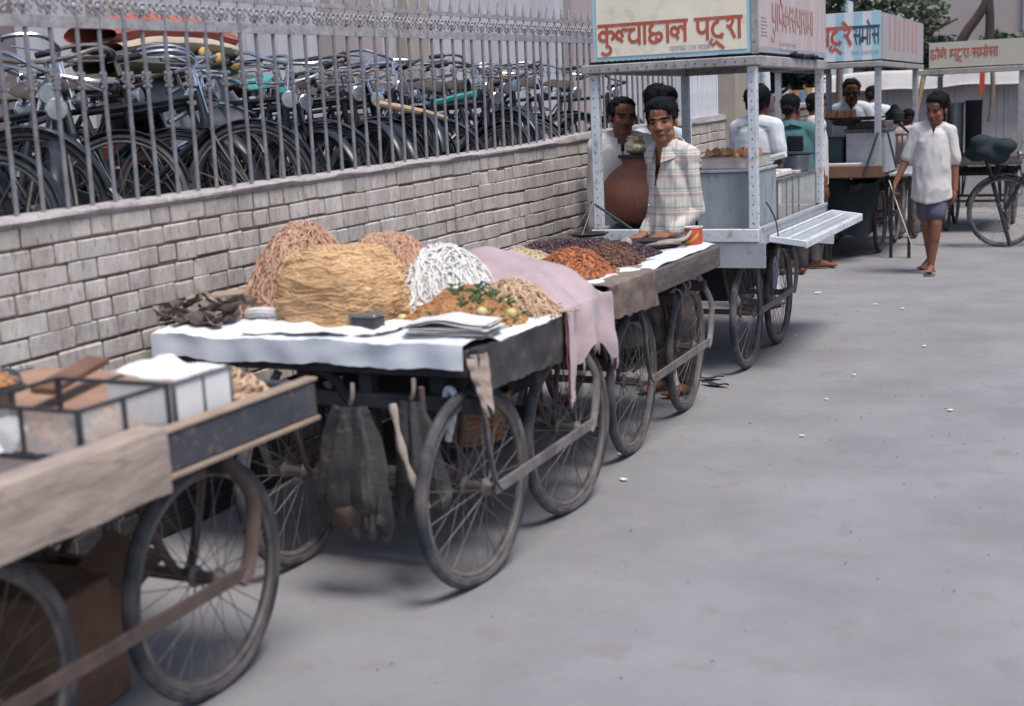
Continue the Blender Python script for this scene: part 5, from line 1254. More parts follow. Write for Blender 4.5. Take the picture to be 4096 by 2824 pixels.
# ---------------------------------------------------------------- people
def cap(m, a, b, r0, r1, n=12, k=5):
    a, b = V(a), V(b); pts = []; rs = []
    d = (b - a); L_ = d.length; d = d.normalized() if L_ > 1e-6 else V((0, 0, 1))
    for i in range(4): t = R(90 * i / 4); pts.append(a - d * r0 * math.cos(t)); rs.append(max(.001, r0 * math.sin(t)))
    for i in range(k + 1): t = i / k; pts.append(a.lerp(b, t)); rs.append(r0 + (r1 - r0) * t)
    for i in range(1, 5): t = R(90 * i / 4); pts.append(b + d * r1 * math.sin(t)); rs.append(max(.001, r1 * math.cos(t)))
    m.tube(pts, rs, n)
def hand(m, w_, d, pn, s=1.0, curl=.6, side=1):
    """w_ wrist, d finger direction, pn palm normal (fingers curl towards it)"""
    w_, d, pn = V(w_), V(d).normalized(), V(pn).normalized(); x = d.cross(pn).normalized() * side; pn = x.cross(d).normalized() * side
    c = w_ + d * .045 * s
    Mx = Matrix((x, pn, d)).transposed()
    m.ell(c, (.040 * s, .016 * s, .050 * s), 12, 9, Mx)
    for i, (ox, L_) in enumerate(((-.030, .068), (-.010, .078), (.011, .073), (.030, .058))):
        p = w_ + d * .082 * s + x * ox * s; q = p + (d * math.cos(curl * .6) + pn * math.sin(curl * .6)).normalized() * L_ * .48 * s
        r_ = q + (d * math.cos(curl * 1.9) + pn * math.sin(curl * 1.9)).normalized() * L_ * .52 * s
        cap(m, p, q, .0092 * s, .0084 * s, 8, 2); cap(m, q, r_, .0084 * s, .0068 * s, 8, 2)
    p = w_ + d * .030 * s - x * .034 * s; q = p + (d * .55 - x * .65 + pn * .35).normalized() * .036 * s; r_ = q + (d * .85 - x * .15 + pn * .5).normalized() * .030 * s
    cap(m, p, q, .0125 * s, .0105 * s, 8, 2); cap(m, q, r_, .0100 * s, .0080 * s, 8, 2)
def head_shapes(m, T, s, face='boy'):
    E_ = T.to_3x3()
    def el(c, r): m.ell(T @ (V(c) * s), [v * s for v in r], 16, 11, E_)
    def cp(a, b, r0, r1): cap(m, T @ (V(a) * s), T @ (V(b) * s), r0 * s, r1 * s, 10, 3)
    el((0, .018, .035), (.072, .092, .086)); el((0, -.022, -.022), (.060, .068, .082)); el((0, -.050, -.086), (.028, .030, .024))
    for sx in (-1, 1):
        el((sx * .034, -.022, -.066), (.026, .044, .028)); el((sx * .036, -.057, -.030), (.025, .021, .024))
        el((sx * .073, .006, -.012), (.009, .018, .030)); el((sx * .011, -.088, -.040), (.010, .011, .0085))
        el((sx * .030, -.066, -.003), (.014, .013, .010))
    el((0, -.072, .017), (.050, .019, .011)); el((0, -.060, .045), (.052, .030, .034))
    cp((0, -.076, .006), (0, -.094, -.033), .0085, .0125)
    el((0, -.084, -.060), (.024, .013, .0075)); el((0, -.083, -.071), (.020, .012, .0075))
def face_color(q, base, face):
    x, y, z = q; ax = abs(x); c = list(base); b = base
    if y < -.035:
        if ((ax - .031) / .013) ** 2 + ((z + .004) / .0052) ** 2 < 1 and y < -.05:
            c = [.012, .010, .010] if ((ax - .031) / .0062) ** 2 + ((z + .004) / .008) ** 2 < 1 else [.075, .055, .045]
        elif ((ax - .031) / .018) ** 2 + ((z + .003) / .010) ** 2 < 1: c = [v * .52 for v in b]
        elif ((ax - .032) / .022) ** 2 + ((z - .0160 + (ax - .03) ** 2 * 6) / .0068) ** 2 < 1: c = [.014, .010, .009]
        elif (x / .019) ** 2 + ((z + .0655 + x * x * 9) / .0022) ** 2 < 1: c = [.05, .018, .015]
        elif (x / .022) ** 2 + ((z + .066) / .0095) ** 2 < 1: c = [b[0] * .62, b[1] * .45, b[2] * .48]
        elif (x / .030) ** 2 + ((z + .0515) / .0055) ** 2 < 1 and face in ('boy', 'man'):
            k = .45 if face == 'boy' else .14; c = [v * k for v in b]
        elif ax < .02 and -.046 < z < -.038 and y < -.085 and ax > .005: c = [v * .4 for v in b]
        if face == 'glasses':
            if ((ax - .033) / .027) ** 2 + ((z + .001) / .019) ** 2 < 1 or (ax < .03 and abs(z - .006) < .003): c = [.008, .008, .010]
    return c
def hair_mesh(T, s, style, seed):
    E_ = T.to_3x3(); m = MB()
    def el(c, r): m.ell(T @ (V(c) * s), [v * s for v in r], 18, 12, E_)
    if style == 'full':
        el((0, .030, .050), (.084, .092, .078)); el((0, -.030, .090), (.068, .055, .032)); el((.012, -.064, .070), (.046, .024, .024)); el((.052, -.045, .062), (.026, .034, .032)); el((-.050, -.040, .066), (.026, .036, .030)); el((-.02, -.052, .088), (.04, .034, .02))
        for sx in (-1, 1): el((sx * .066, .012, .018), (.016, .034, .036))
        el((0, .072, -.005), (.058, .030, .048))
    elif style == 'short':
        el((0, .028, .050), (.079, .088, .076)); el((0, -.030, .086), (.060, .050, .030))
        for sx in (-1, 1): el((sx * .066, .016, .018), (.012, .030, .034))
        el((0, .070, -.01), (.055, .028, .045))
    elif style == 'balding':
        el((0, .044, .046), (.079, .078, .068)); el((0, .006, .088), (.058, .070, .030))
        for sx in (-1, 1): el((sx * .064, .010, .022), (.016, .046, .040)); el((sx * .050, .0, .072), (.022, .044, .024))
        el((0, .072, -.01), (.055, .028, .045))
    elif style == 'afro':
        el((0, .024, .056), (.086, .094, .082)); el((0, -.040, .088), (.062, .044, .032))
        for sx in (-1, 1): el((sx * .066, .014, .02), (.016, .034, .038))
        el((0, .070, -.01), (.058, .034, .048))
    r_ = voxel(m, .0062 * s, 3)
    r_.v = [tuple(V(v) + V(n_) * (.0045 * noise.noise(V(v) * 70) + .003 * noise.noise(V((v[0] * 160, v[1] * 160, v[2] * 60 + seed)))) * s) for v, n_ in zip(r_.v, r_.n)]
    return r_
def person(loc, H, yaw, label, J=None, head=(0, 0, 0), face='man', hair='short', tone=(.19, .085, .052), hs=1.0, vox=.0065, hands=None, lean=(0, 0), thick=1.0, seed=0):
    p = thing('person', loc, label, 'person', rz=R(yaw))
    D = dict(shL=(.088, 0, .808), shR=(-.088, 0, .808), elL=(.112, .012, .625), elR=(-.112, .012, .625), haL=(.118, -.02, .475), haR=(-.118, -.02, .475),
             hipL=(.052, 0, .515), hipR=(-.052, 0, .515), knL=(.056, -.012, .285), knR=(-.056, -.012, .285), anL=(.056, .012, .048), anR=(-.056, .012, .048),
             toeL=(.060, -.085, .018), toeR=(-.060, -.085, .018), pel=(0, 0, .53), che=(0, 0, .71), nek=(0, 0, .842), hed=(0, -.014, .918))
    D = {k: V(v) * H for k, v in D.items()}
    for k, v in (J or {}).items(): D[k] = V(v)
    m = MB(); h = H
    m.ell(D['pel'], (.092 * h * thick, .066 * h * thick, .062 * h), 16, 11); m.ell(D['pel'].lerp(D['che'], .45), (.082 * h * thick, .058 * h * thick, .085 * h), 16, 11)
    m.ell(D['che'], (.096 * h * thick, .062 * h * thick, .095 * h), 16, 11); cap(m, D['shR'] * .9 + D['che'] * .1, D['shL'] * .9 + D['che'] * .1, .034 * h, .034 * h)
    cap(m, D['nek'] - V((0, 0, .03 * h)), D['hed'] - V((0, -.010 * h, .03 * h)), .038 * h, .034 * h)
    for S_ in 'LR': cap(m, D['nek'] + V((0, .008 * h, .008 * h)), D['sh' + S_] + V((0, .004 * h, .004 * h)), .028 * h, .026 * h)
    for S_ in 'LR':
        sx = 1 if S_ == 'L' else -1
        cap(m, D['sh' + S_], D['el' + S_], .030 * h * thick, .0225 * h); w_ = D['el' + S_].lerp(D['ha' + S_], .98)
        cap(m, D['el' + S_], w_, .0235 * h, .0150 * h)
        hd = (hands or {}).get(S_, {}); d = hd.get('d', tuple((D['ha' + S_] - D['el' + S_]))); pn = hd.get('pn', (-sx, 0.3, 0))
        hand(m, w_, d, pn, h / 1.7, hd.get('curl', .55), -sx)
        cap(m, D['hip' + S_], D['kn' + S_], .050 * h * thick, .033 * h); cap(m, D['kn' + S_], D['kn' + S_].lerp(D['an' + S_], .35), .032 * h, .031 * h)
        cap(m, D['kn' + S_].lerp(D['an' + S_], .3) + V((0, .006, 0)), D['an' + S_], .031 * h, .0195 * h)
        cap(m, D['an' + S_] + V((0, .012 * h, -.018 * h)), D['toe' + S_], .021 * h, .0145 * h)
        fw = (D['toe' + S_] - D['an' + S_]); fw.z = 0; fw.normalize(); sd = V((-fw.y, fw.x, 0))
        for i in range(5): q = D['toe' + S_] + sd * (i - 2) * .0095 * h; cap(m, q, q + fw * (.018 - .002 * i * sx * 1) * h, .0072 * h, .006 * h, 7, 1)
    s = hs * h / 1.7 * 1.02
    T = Matrix.Translation(D['hed']) @ Euler((R(head[1]), R(head[2]), R(head[0])), 'YXZ').to_matrix().to_4x4()
    head_shapes(m, T, s, face)
    r_ = voxel(m, vox, 3, .45)
    Ti = T.inverted(); ob = r_.build('body', M['skin'], p, local=True)
    at = ob.data.attributes.new('Col', 'FLOAT_COLOR', 'POINT'); zc = D['hed'].z - .17 * s; cols = []
    for v in r_.v:
        if v[2] > zc: c = face_color((Ti @ V(v)) / s, tone, face)
        else: c = tone
        cols += [c[0], c[1], c[2], 1]
    at.data.foreach_set('color', cols)
    hm = hair_mesh(T, s, hair, seed); rg = random.Random(seed + 50); nv = len(hm.v); hc = T @ (V((0, .02, .04)) * s)
    for k in range(320):
        i = rg.randrange(nv); v = V(hm.v[i]); n_ = (v - hc).normalized(); t_ = n_.cross(V((0, 0, 1)));
        if t_.length < .1: t_ = V((1, 0, 0))
        t_.normalize(); L_ = rg.uniform(.015, .034) * s; g_ = V((0, -.25, -1)); g_ = (g_ - n_ * g_.dot(n_)); g_ = g_.normalized() if g_.length > .1 else V((0, -1, 0)); d_ = (g_ + n_ * rg.uniform(.0, .16) + t_ * rg.uniform(-.3, .3)).normalized()
        hm.tube([v - n_ * .003, v + d_ * L_ * .6 + n_ * .001, v + d_ * L_], [.0024 * s, .002 * s, .0006 * s], 4, cap=False)
    hm = hm.build('hair', M['hair'], p, local=True)
    if face == 'glasses':
        g = MB()
        for sx in (-1, 1): g.ell(T @ (V((sx * .033, -.086, .0)) * s), (.026 * s, .008 * s, .018 * s), 12, 8, T.to_3x3()); g.rod(T @ (V((sx * .056, -.078, .006)) * s), T @ (V((sx * .078, .0, .004)) * s), .002)
        g.rod(T @ (V((-.02, -.094, .006)) * s), T @ (V((.02, -.094, .006)) * s), .0025); g.build('sunglasses', M['dark'], p, local=True)
    p['_'] = 0; del p['_']
    return p, D, T, s
def wrinkle(r_, amp, sc, seed, H, vert=.45):
    out = []
    for v, n_ in zip(r_.v, r_.n):
        q = V((v[0] * sc, v[1] * sc, v[2] * sc * vert + seed)); k = noise.noise(q); k2 = noise.noise(q * 2.3 + V((3, 1, seed)))
        k = (1 - abs(k) * 2.2); out.append(tuple(V(v) + V(n_) * amp * (k * .7 + k2 * .5 - .2)))
    r_.v = out; return r_
def shirt(p, D, H, mat_, hem, sleeve='long', loose=1.0, neckv=None, seed=0, name='shirt', collar=True, flare=1.0, amp=.007, vox=.0075, sy=.70, hemcurve=0, cuff=None):
    m = MB(); h = H; c0 = D['pel']; c1 = D['che']
    prof = []; zt = D['shL'].z * .5 + D['shR'].z * .5
    N = 10
    for i in range(N + 1):
        t = i / N; z = hem + (zt - .01 * h - hem) * t
        rr = (.094 + .012 * (1 - t) * flare + .003 * math.sin(t * PI)) * h * loose
        if t > .8: rr *= 1 - .12 * ((t - .8) / .2) ** 2
        prof.append((rr, z))
    prof = [(.01, hem + .002)] + [(prof[0][0] * .9, hem)] + prof + [(prof[-1][0] * .82, prof[-1][1] + .02 * h), (.045 * h, prof[-1][1] + .036 * h), (.01, prof[-1][1] + .038 * h)]
    t = MB().lathe(prof, (0, 0, 0), 32, sy=sy)
    def cen(z):
        k = (z - c0.z) / max(.01, (c1.z - c0.z)); k = max(-.6, min(1.25, k)); return c0.lerp(c1, k)
    t.v = [(v[0] + cen(v[2]).x, v[1] + cen(v[2]).y, v[2]) for v in t.v]; m.merge(t)
    cap(m, D['shR'] * .93 + D['che'] * .07 + V((0, .003, .004)), D['shL'] * .93 + D['che'] * .07 + V((0, .003, .004)), .041 * h, .041 * h)
    for S_ in 'LR': cap(m, D['nek'] + V((0, .010 * h, -.006 * h)), D['sh' + S_] + V((0, .002 * h, .006 * h)), .040 * h, .040 * h)
    for S_ in 'LR':
        a, e, w_ = D['sh' + S_], D['el' + S_], D['ha' + S_]
        if sleeve == 'long': cap(m, a, e, .038 * h * loose, .032 * h * loose); cap(m, e, e.lerp(w_, .86), .032 * h * loose, .026 * h * loose)
        elif sleeve == 'elbow': cap(m, a, a.lerp(e, .92), .040 * h * loose, .036 * h * loose)
        elif sleeve == 'short': cap(m, a, a.lerp(e, .55), .040 * h * loose, .041 * h * loose)
    r_ = voxel(m, vox, 5)
    wrinkle(r_, amp, 9, seed, h)
    if hemcurve: r_.v = [(v[0], v[1], v[2] + (hemcurve * (abs(v[0] - D['pel'].x) / (.11 * h)) ** 2 * max(0, 1 - (v[2] - hem) / (.12 * h)) if v[2] < hem + .12 * h else 0)) for v in r_.v]
    if neckv:
        w_, dz = neckv[0], neckv[1]; off = neckv[2] if len(neckv) > 2 else 0; zt2 = D['nek'].z + .01 * h; keep = []
        for f_ in r_.f:
            c = V((0, 0, 0))
            for i in f_: c += V(r_.v[i])
            c /= len(f_); k = (zt2 - c.z) / dz; xx = c.x - D['nek'].x - off * max(0, k)
            keep.append(not (c.y < D['nek'].y - .008 and k < 1 and abs(xx) < w_ * (1 - max(0, k) ** .8)))
        r_.f = [f_ for f_, k in zip(r_.f, keep) if k]; r_.m = [0] * len(r_.f)
    ob = r_.build(name, mat_, p, local=True)
    if collar:
        g = MB(); nz = D['nek']; w_ = .047 * h; o2 = (neckv[0] if neckv else .0)
        for sx in (-1, 1):
            def cf(u, v, sx=sx):
                a = R(95 - 168 * u); rr = w_ * (1.02 + .40 * v + .25 * u)
                x = nz.x + sx * rr * math.cos(a) if False else nz.x + sx * (math.cos(a) * rr * .98 if u < 1.1 else 0)
                y = nz.y + .010 * h + rr * math.sin(a) * .92
                return (x, y, nz.z + .030 * h * (1 - u * .75) - .022 * h * v - .026 * h * u * v - .012 * h * u)
            g.grid(cf, 14, 4, .006)
        g.build('collar', mat_, ob, local=True)
    return ob
def shorts(p, D, H, mat_, zlen, seed=0, name='shorts', loose=1.0, full=False):
    m = MB(); h = H; m.ell(D['pel'] + V((0, 0, .0)), (.086 * h, .062 * h, .06 * h), 16, 10)
    for S_ in 'LR':
        a, k = D['hip' + S_], D['kn' + S_]
        if full: cap(m, a, k, .058 * h * loose, .046 * h * loose); cap(m, k, k.lerp(D['an' + S_], .94), .046 * h * loose, .036 * h * loose)
        else: cap(m, a, a.lerp(k, zlen), .057 * h * loose, .056 * h * loose)
    return wrinkle(voxel(m, .009, 4), .006, 9, seed, h).build(name, mat_, p, local=True)
def sandal(p, D, S_, H, mt='sole'):
    a, t = D['an' + S_], D['toe' + S_]; fw = t - a; fw.z = 0; L_ = fw.length; fw.normalize(); sd = V((-fw.y, fw.x, 0)); g = MB()
    base = V((a.x, a.y, min(a.z - .05 * H, t.z - .018 * H)));
    dz = (t.z - .016 * H) - base.z
    def f(u, v): w_ = .026 * H * (.85 + .3 * math.sin(u * 2.2)) * (1 if .05 < u < .93 else .6); q = base - fw * .03 * H + fw * (L_ + .055 * H) * u + sd * w_ * (v - .5) * 2 + V((0, 0, dz * u * .9)); return q
    g.grid(f, 12, 4, .012); o = g.build('sandal', M[mt], p, local=True)
    g = MB(); mid = t - fw * .035 * H
    g.tube([mid + sd * .03 * H - V((0, 0, .008 * H)), mid + V((0, 0, .019 * H)), mid - sd * .03 * H - V((0, 0, .008 * H))], .006, 6, flat=.6); g.build('strap', M['soledark'], o, local=True)

# checked shirt material: crossing woven stripes in object space
def plaid():
    m = mat('checked_cotton', (.60, .55, .50), (.53, .48, .44), scale=4, rough=.9, bump=.15, bscale=25, spec=.1); nt = m.node_tree; N = nt.nodes; L = nt.links; b = N['Principled BSDF']
    src = b.inputs['Base Color'].links[0].from_socket; tc = N.new('ShaderNodeTexCoord'); sx = N.new('ShaderNodeSeparateXYZ'); L.new(tc.outputs['Object'], sx.inputs[0])
    def stripe(sock, per, off, wd, col, src, fac):
        a = N.new('ShaderNodeMath'); a.operation = 'MULTIPLY_ADD'; a.inputs[1].default_value = 1 / per; a.inputs[2].default_value = off; L.new(sock, a.inputs[0])
        f = N.new('ShaderNodeMath'); f.operation = 'FRACT'; L.new(a.outputs[0], f.inputs[0]); c = N.new('ShaderNodeMath'); c.operation = 'LESS_THAN'; c.inputs[1].default_value = wd; L.new(f.outputs[0], c.inputs[0])
        g = N.new('ShaderNodeMath'); g.operation = 'MULTIPLY'; g.inputs[1].default_value = fac; L.new(c.outputs[0], g.inputs[0])
        x = N.new('ShaderNodeMix'); x.data_type = 'RGBA'; L.new(g.outputs[0], x.inputs['Factor']); L.new(src, x.inputs[6]); x.inputs[7].default_value = (*col, 1); return x.outputs[2]
    # sideways coordinate: x plus y so that sleeves and flanks carry stripes too
    ad = N.new('ShaderNodeMath'); ad.operation = 'MULTIPLY_ADD'; ad.inputs[1].default_value = .55; L.new(sx.outputs['Y'], ad.inputs[0]); L.new(sx.outputs['X'], ad.inputs[2])
    s = src
    s = stripe(ad.outputs[0], .075, .2, .36, (.38, .30, .26), s, .6); s = stripe(ad.outputs[0], .075, .95, .09, (.68, .66, .62), s, .8); s = stripe(ad.outputs[0], .075, .48, .07, (.25, .33, .31), s, .35)
    s = stripe(sx.outputs['Z'], .105, .1, .30, (.38, .28, .25), s, .6); s = stripe(sx.outputs['Z'], .105, .72, .12, (.20, .32, .31), s, .6); s = stripe(sx.outputs['Z'], .105, .92, .06, (.70, .67, .62), s, .7)
    L.new(s, b.inputs['Base Color']); return m
M['plaid'] = plaid()

# --- boy in the checked shirt
H = 1.66
p, D, T, s = person((-2.365, 7.26, 0), H, -26, 'boy in an open necked checked shirt staring at the camera behind the date handcart', head=(32, 2, -5), face='boy', hair='full', hs=1.09, tone=(.29, .135, .082), vox=.0052,
    J=dict(che=(.0, .01, 1.18), nek=(-.012, 0, 1.425), hed=(-.018, -.034, 1.565), shL=(.122, .02, 1.355), shR=(-.108, .0, 1.365), elL=(.150, .055, 1.06), haL=(.115, -.12, .935), elR=(-.135, .04, 1.07), haR=(-.10, -.12, .93)),
    hands={'L': dict(d=(-.75, -.55, -.08), pn=(0, .2, -1), curl=.25), 'R': dict(d=(.2, -.8, -.1), pn=(0, 0, -1), curl=.3)}, thick=.82, seed=1)
shirt(p, D, H, M['plaid'], .80, 'long', .87, (.046, .26, -.012), seed=2, amp=.012, flare=1.9, vox=.0065)
shorts(p, D, H, M['woodgrey'], .6, full=True, name='trousers')
m = MB()
for z in (1.10, 1.02, .94): m.ell((-.04, -.135, z), (.006, .003, .006), 8, 5)
m.build('button', M['paper'], p, local=True)
for S_ in 'LR': sandal(p, D, S_, H)
# --- balding man in white kurta
H = 1.70
p, D, T, s = person((-3.20, 8.78, 0), H, 22, 'balding man with moustache in loose white shirt beside the left post and clay pot', head=(18, 4, 6), face='man', hair='balding', hs=1.12, tone=(.22, .10, .066),
    J=dict(hed=(.005, -.05, 1.59), nek=(0, -.01, 1.45), shL=(.16, 0, 1.385), shR=(-.16, 0, 1.385)), thick=1.08, seed=3)
shirt(p, D, H, M['shirtcream'], .72, 'long', 1.2, (.028, .16), seed=5, amp=.015, flare=2.2)
shorts(p, D, H, M['shirtwhite'], .6, full=True, name='trousers')
# --- man behind, face turned away
H = 1.74
p, D, T, s = person((-3.27, 9.78, 0), H, 40, 'dark haired man in a white shirt mostly hidden behind the boy in the checked shirt', head=(35, 10, 0), face='man', hair='full', hs=1.18, tone=(.13, .06, .042), J=dict(hed=(0, -.07, 1.655)), seed=4)
shirt(p, D, H, M['shirtwhite'], .78, 'long', 1.1, (.025, .1), seed=7)
shorts(p, D, H, M['woodgrey'], .6, full=True, name='trousers')
# --- man in white T shirt, back view, right of the post
H = 1.78
p, D, T, s = person((-2.68, 10.45, 0), H, 165, 'dark haired man in white short sleeved shirt seen from behind beside the right front post', head=(20, 6, 0), face='man', hair='full', hs=1.12, tone=(.15, .065, .045),
    J=dict(elL=(.20, -.05, 1.15), haL=(.02, -.24, 1.12), elR=(-.20, 0, 1.13), haR=(-.20, -.10, .90)), seed=6)
shirt(p, D, H, M['shirtwhite'], .80, 'short', 1.06, None, seed=9, collar=False)
shorts(p, D, H, M['shorts'], .6, full=True, name='trousers')
# --- man in teal shirt, back view
H = 1.68
p, D, T, s = person((-2.90, 12.6, 0), H, 192, 'man in a teal green shirt seen from behind, in front of the striped sign cart', head=(-24, 10, 0), face='man', hair='short', hs=1.12, tone=(.15, .065, .045),
    J=dict(hed=(0, -.05, 1.565), elL=(.23, -.10, 1.06), haL=(.20, -.32, 1.05), elR=(-.23, -.06, 1.06), haR=(-.22, -.28, 1.02)), thick=1.08, seed=8)
shirt(p, D, H, M['teal'], .72, 'elbow', 1.25, None, seed=11, amp=.010)
shorts(p, D, H, M['wooddark'], .6, full=True, name='trousers')
# --- man with dark glasses
H = 1.86
p, D, T, s = person((-3.04, 16.35, 0), H, 12, 'thin man with dark glasses in a white shirt standing behind the wide black pan', head=(0, 3, 0), face='glasses', hair='short', hs=1.18, tone=(.15, .068, .046), vox=.0075,
    J=dict(elL=(.26, .0, 1.18), haL=(.20, -.2, 1.1), elR=(-.26, 0, 1.18), haR=(-.2, -.2, 1.1)), seed=10)
shirt(p, D, H, M['shirtwhite'], .8, 'elbow', 1.10, (.035, .12), seed=13)
shorts(p, D, H, M['wooddark'], .6, full=True, name='trousers')
# --- person in white behind him, back view
H = 1.80
p, D, T, s = person((-2.98, 17.5, 0), H, 170, 'person in a bright white shirt seen from behind, right of the man with dark glasses', head=(-10, 25, 0), face='man', hair='short', tone=(.15, .07, .05), vox=.0085, J=dict(hed=(.04, -.09, 1.64)), seed=12, thick=1.15)
shirt(p, D, H, M['shirtwhite'], .8, 'long', 1.22, None, seed=15, collar=False)
shorts(p, D, H, M['woodgrey'], .6, full=True, name='trousers')
# --- person behind the right rear post
H = 1.72
p, D, T, s = person((-2.80, 13.15, 0), H, 120, 'bare armed person in a pale vest mostly hidden by the right rear cart post', head=(20, 5, 0), face='man', hair='short', tone=(.20, .08, .05), vox=.0075,
    seed=14)
shirt(p, D, H, M['shirtcream'], .82, 'none', 1.0, None, seed=17, collar=False)
shorts(p, D, H, M['woodgrey'], .6, full=True, name='trousers')
# --- pink shirted person by the far cart
H = 1.50
p, D, T, s = person((-2.32, 15.95, 0), H, 200, 'person in a faded pink shirt half hidden behind the walking boy', head=(0, 10, 0), face='man', hair='short', tone=(.17, .08, .055), vox=.0085, seed=16)
shirt(p, D, H, M['signpink'], .72, 'long', 1.1, None, seed=19, collar=False)
shorts(p, D, H, M['woodgrey'], .6, full=True, name='trousers')
# --- walking boy
H = 1.64
p, D, T, s = person((-1.645, 12.80, 0), H, 4, 'boy walking down the road in loose cream shirt and grey-blue shorts with a stick', head=(-24, 12, 4), face='none', hair='afro', hs=1.17, tone=(.26, .115, .075), vox=.0055,
    J=dict(pel=(.0, 0, .86), che=(.0, .0, 1.15), nek=(.012, 0, 1.365), hed=(.035, -.035, 1.51), shL=(.142, 0, 1.30), shR=(-.130, 0, 1.315), elL=(.195, .01, 1.02), haL=(.205, -.02, .765), elR=(-.225, .0, 1.065), haR=(-.325, -.06, .840),
           hipL=(.055, .0, .83), hipR=(-.055, .01, .83), knL=(.045, -.095, .47), anL=(.002, -.07, .088), toeL=(-.005, -.205, .045), knR=(-.04, .02, .455), anR=(-.03, .36, .115), toeR=(-.095, .26, .022)),
    hands={'R': dict(d=(-.15, -.2, -1), pn=(1, 0, -.2), curl=1.1), 'L': dict(d=(-.05, -.12, -1), curl=.5)}, thick=.80, seed=20)
shirt(p, D, H, M['shirtcream'], .66, 'elbow', .98, (.032, .10), seed=21, amp=.015, flare=1.7, sy=.92, vox=.0068, hemcurve=.045)
shorts(p, D, H, M['shorts'], .70, loose=1.02)
m = MB()
for z in (1.18, 1.09, 1.0, .9): m.ell((.01, -.142, z), (.006, .003, .006), 8, 5)
m.build('button', M['paper'], p, local=True)
for S_ in 'LR': sandal(p, D, S_, H)
hx = V((-1.66, 12.8, 0)) + Matrix.Rotation(R(4), 3, 'Z') @ V((-.335, -.075, .775))
m = MB(); m.tube([hx + V((-.03, .02, .10)), hx + V((.06, -.03, -.14)), hx + V((.20, -.10, -.50))], [.006, .005, .003], 6); o = m.build('thin_stick', M['palestick']); tag(o, 'thin pale stick held in the right hand of the walking boy', 'stick')

# ---------------------------------------------------------------- far background
bgw = thing('slatted_wall', (-3.4, 20.5, 0), 'whitewashed slatted fence wall topped with white tarpaulin behind the striped sign cart', 'wall')
m = MB(); rg = random.Random(12)
for k in range(34): m.b2((-4.3 + k * .095, 20.3, .0), (-4.3 + k * .095 + .088, 20.33 + rg.uniform(0, .012), 1.86 + rg.uniform(-.01, .01)))
m.build('slats', M['shutter'], bgw)
m = MB(); m.b2((-4.3, 20.35, .9), (-1.1, 20.38, 1.0)); m.build('cross_rail', M['woodgrey'], bgw)
s = MB(); s.grid(lambda u, v: (-4.3 + 3.2 * u, 20.20 + .35 * (v - .4) + .02 * n3(u * 8, v, 1), 1.86 + .13 * math.sin(PI * min(1, v * 1.1)) + .05 * n3(u * 5, v * 2, 2) - (.12 * (v < .1))), 50, 12, .01)
o = s.build('tarpaulin', M['canvas']); tag(o, 'rumpled white tarpaulin lying along the top of the slatted wall', 'tarpaulin')
ph = thing('poster_wall', (-5.3, 23, 0), 'small white building wall covered with orange and yellow posters seen through the carts', 'building')
MB().b2((-6.3, 22.6, 0), (-4.25, 23.0, 3.2)).build('wall', M['signwhite'], ph)
for (x0, x1, z0, z1, mm) in ((-5.30, -4.72, 1.99, 2.20, 'postyel'), (-5.10, -4.78, 2.01, 2.06, 'postred'), (-5.22, -4.70, 1.62, 1.90, 'postyel'), (-5.05, -4.92, 1.55, 1.80, 'postblue'), (-5.00, -4.95, 1.74, 1.80, 'postred'), (-5.18, -5.12, 1.62, 1.78, 'postred'), (-4.80, -4.74, 1.66, 1.80, 'woodbrown'), (-5.06, -4.82, 2.10, 2.15, 'postblue')):
    k = {'postyel': .012, 'postred': .019, 'postblue': .022, 'woodbrown': .019}[mm]
    MB().b2((x0, 22.6 - k, z0), (x1, 22.599, z1)).build('poster', M[mm], ph)
MB().b2((-4.30, 22.5, 0), (-4.245, 22.58, 3.2)).build('blue_downpipe', M['signedge'], ph)
po = thing('wooden_pole', (-3.9, 18.7, 0), 'brown wooden pole standing left of the man with dark glasses', 'pole')
MB().rod((-3.70, 18.9, 0), (-3.66, 18.9, 3.2), .055, .045, 9).build('shaft', M['pil_brown'], po)
po = thing('white_pole', (-3.0, 11.9, 0), 'white pole with a mauve scarf tied round it inside the white framed cart', 'pole')
MB().rod((-2.78, 11.4, 0), (-2.86, 11.4, 2.3), .048, .042, 12).build('shaft', M['cartwhite'], po)
m = MB(); m.lathe([(.055, 0), (.066, .02), (.064, .12), (.06, .17), (.05, .19)], (-2.83, 11.4, 1.52), 14); o = m.build('tied_scarf', M['mauve']); tag(o, 'mauve scarf tied round the white pole', 'scarf')
m = MB(); m.tube(cr_path([(-2.79, 11.35, 1.55), (-2.76, 11.33, 1.3), (-2.80, 11.33, 1.05), (-2.83, 11.33, .85)], 5), [.04] * 8 + [.05] * 8, 8, flat=.5); o = m.build('hanging_scarf', M['mauve']); tag(o, 'long mauve scarf hanging down in front of the white pole', 'scarf')
# distant houses
h1 = thing('house', (-2, 34, 0), 'pinkish house wall with blue-grey shutters at the end of the street', 'house')
MB().b2((-4.6, 33, 0), (4.5, 40, 7)).build('wall', M['pinkwall'], h1)
MB().b2((-2.75, 32.9, .0), (-.85, 32.99, 2.25)).build('blue_grey_shutter', M['bluegrey'], h1)
MB().b2((-2.3, 32.92, 2.6), (-1.1, 32.99, 4.2)).build('blue_grey_panel', M['bluegrey'], h1)
MB().b2((-4.65, 32.85, 2.4), (4.6, 32.98, 2.52)).build('string_course', M['coping'], h1)
for x in (1.2, 3.0): f_ = MB().b2((x, 32.93, 1.0), (x + .9, 32.99, 2.2)).build('window', M['woodgrey'], h1); MB().b2((x + .08, 32.91, 1.08), (x + .82, 32.929, 2.12)).build('pane', M['dark'], f_)
h2 = thing('house', (8, 24, 0), 'pale plastered house on the right side of the street', 'house')
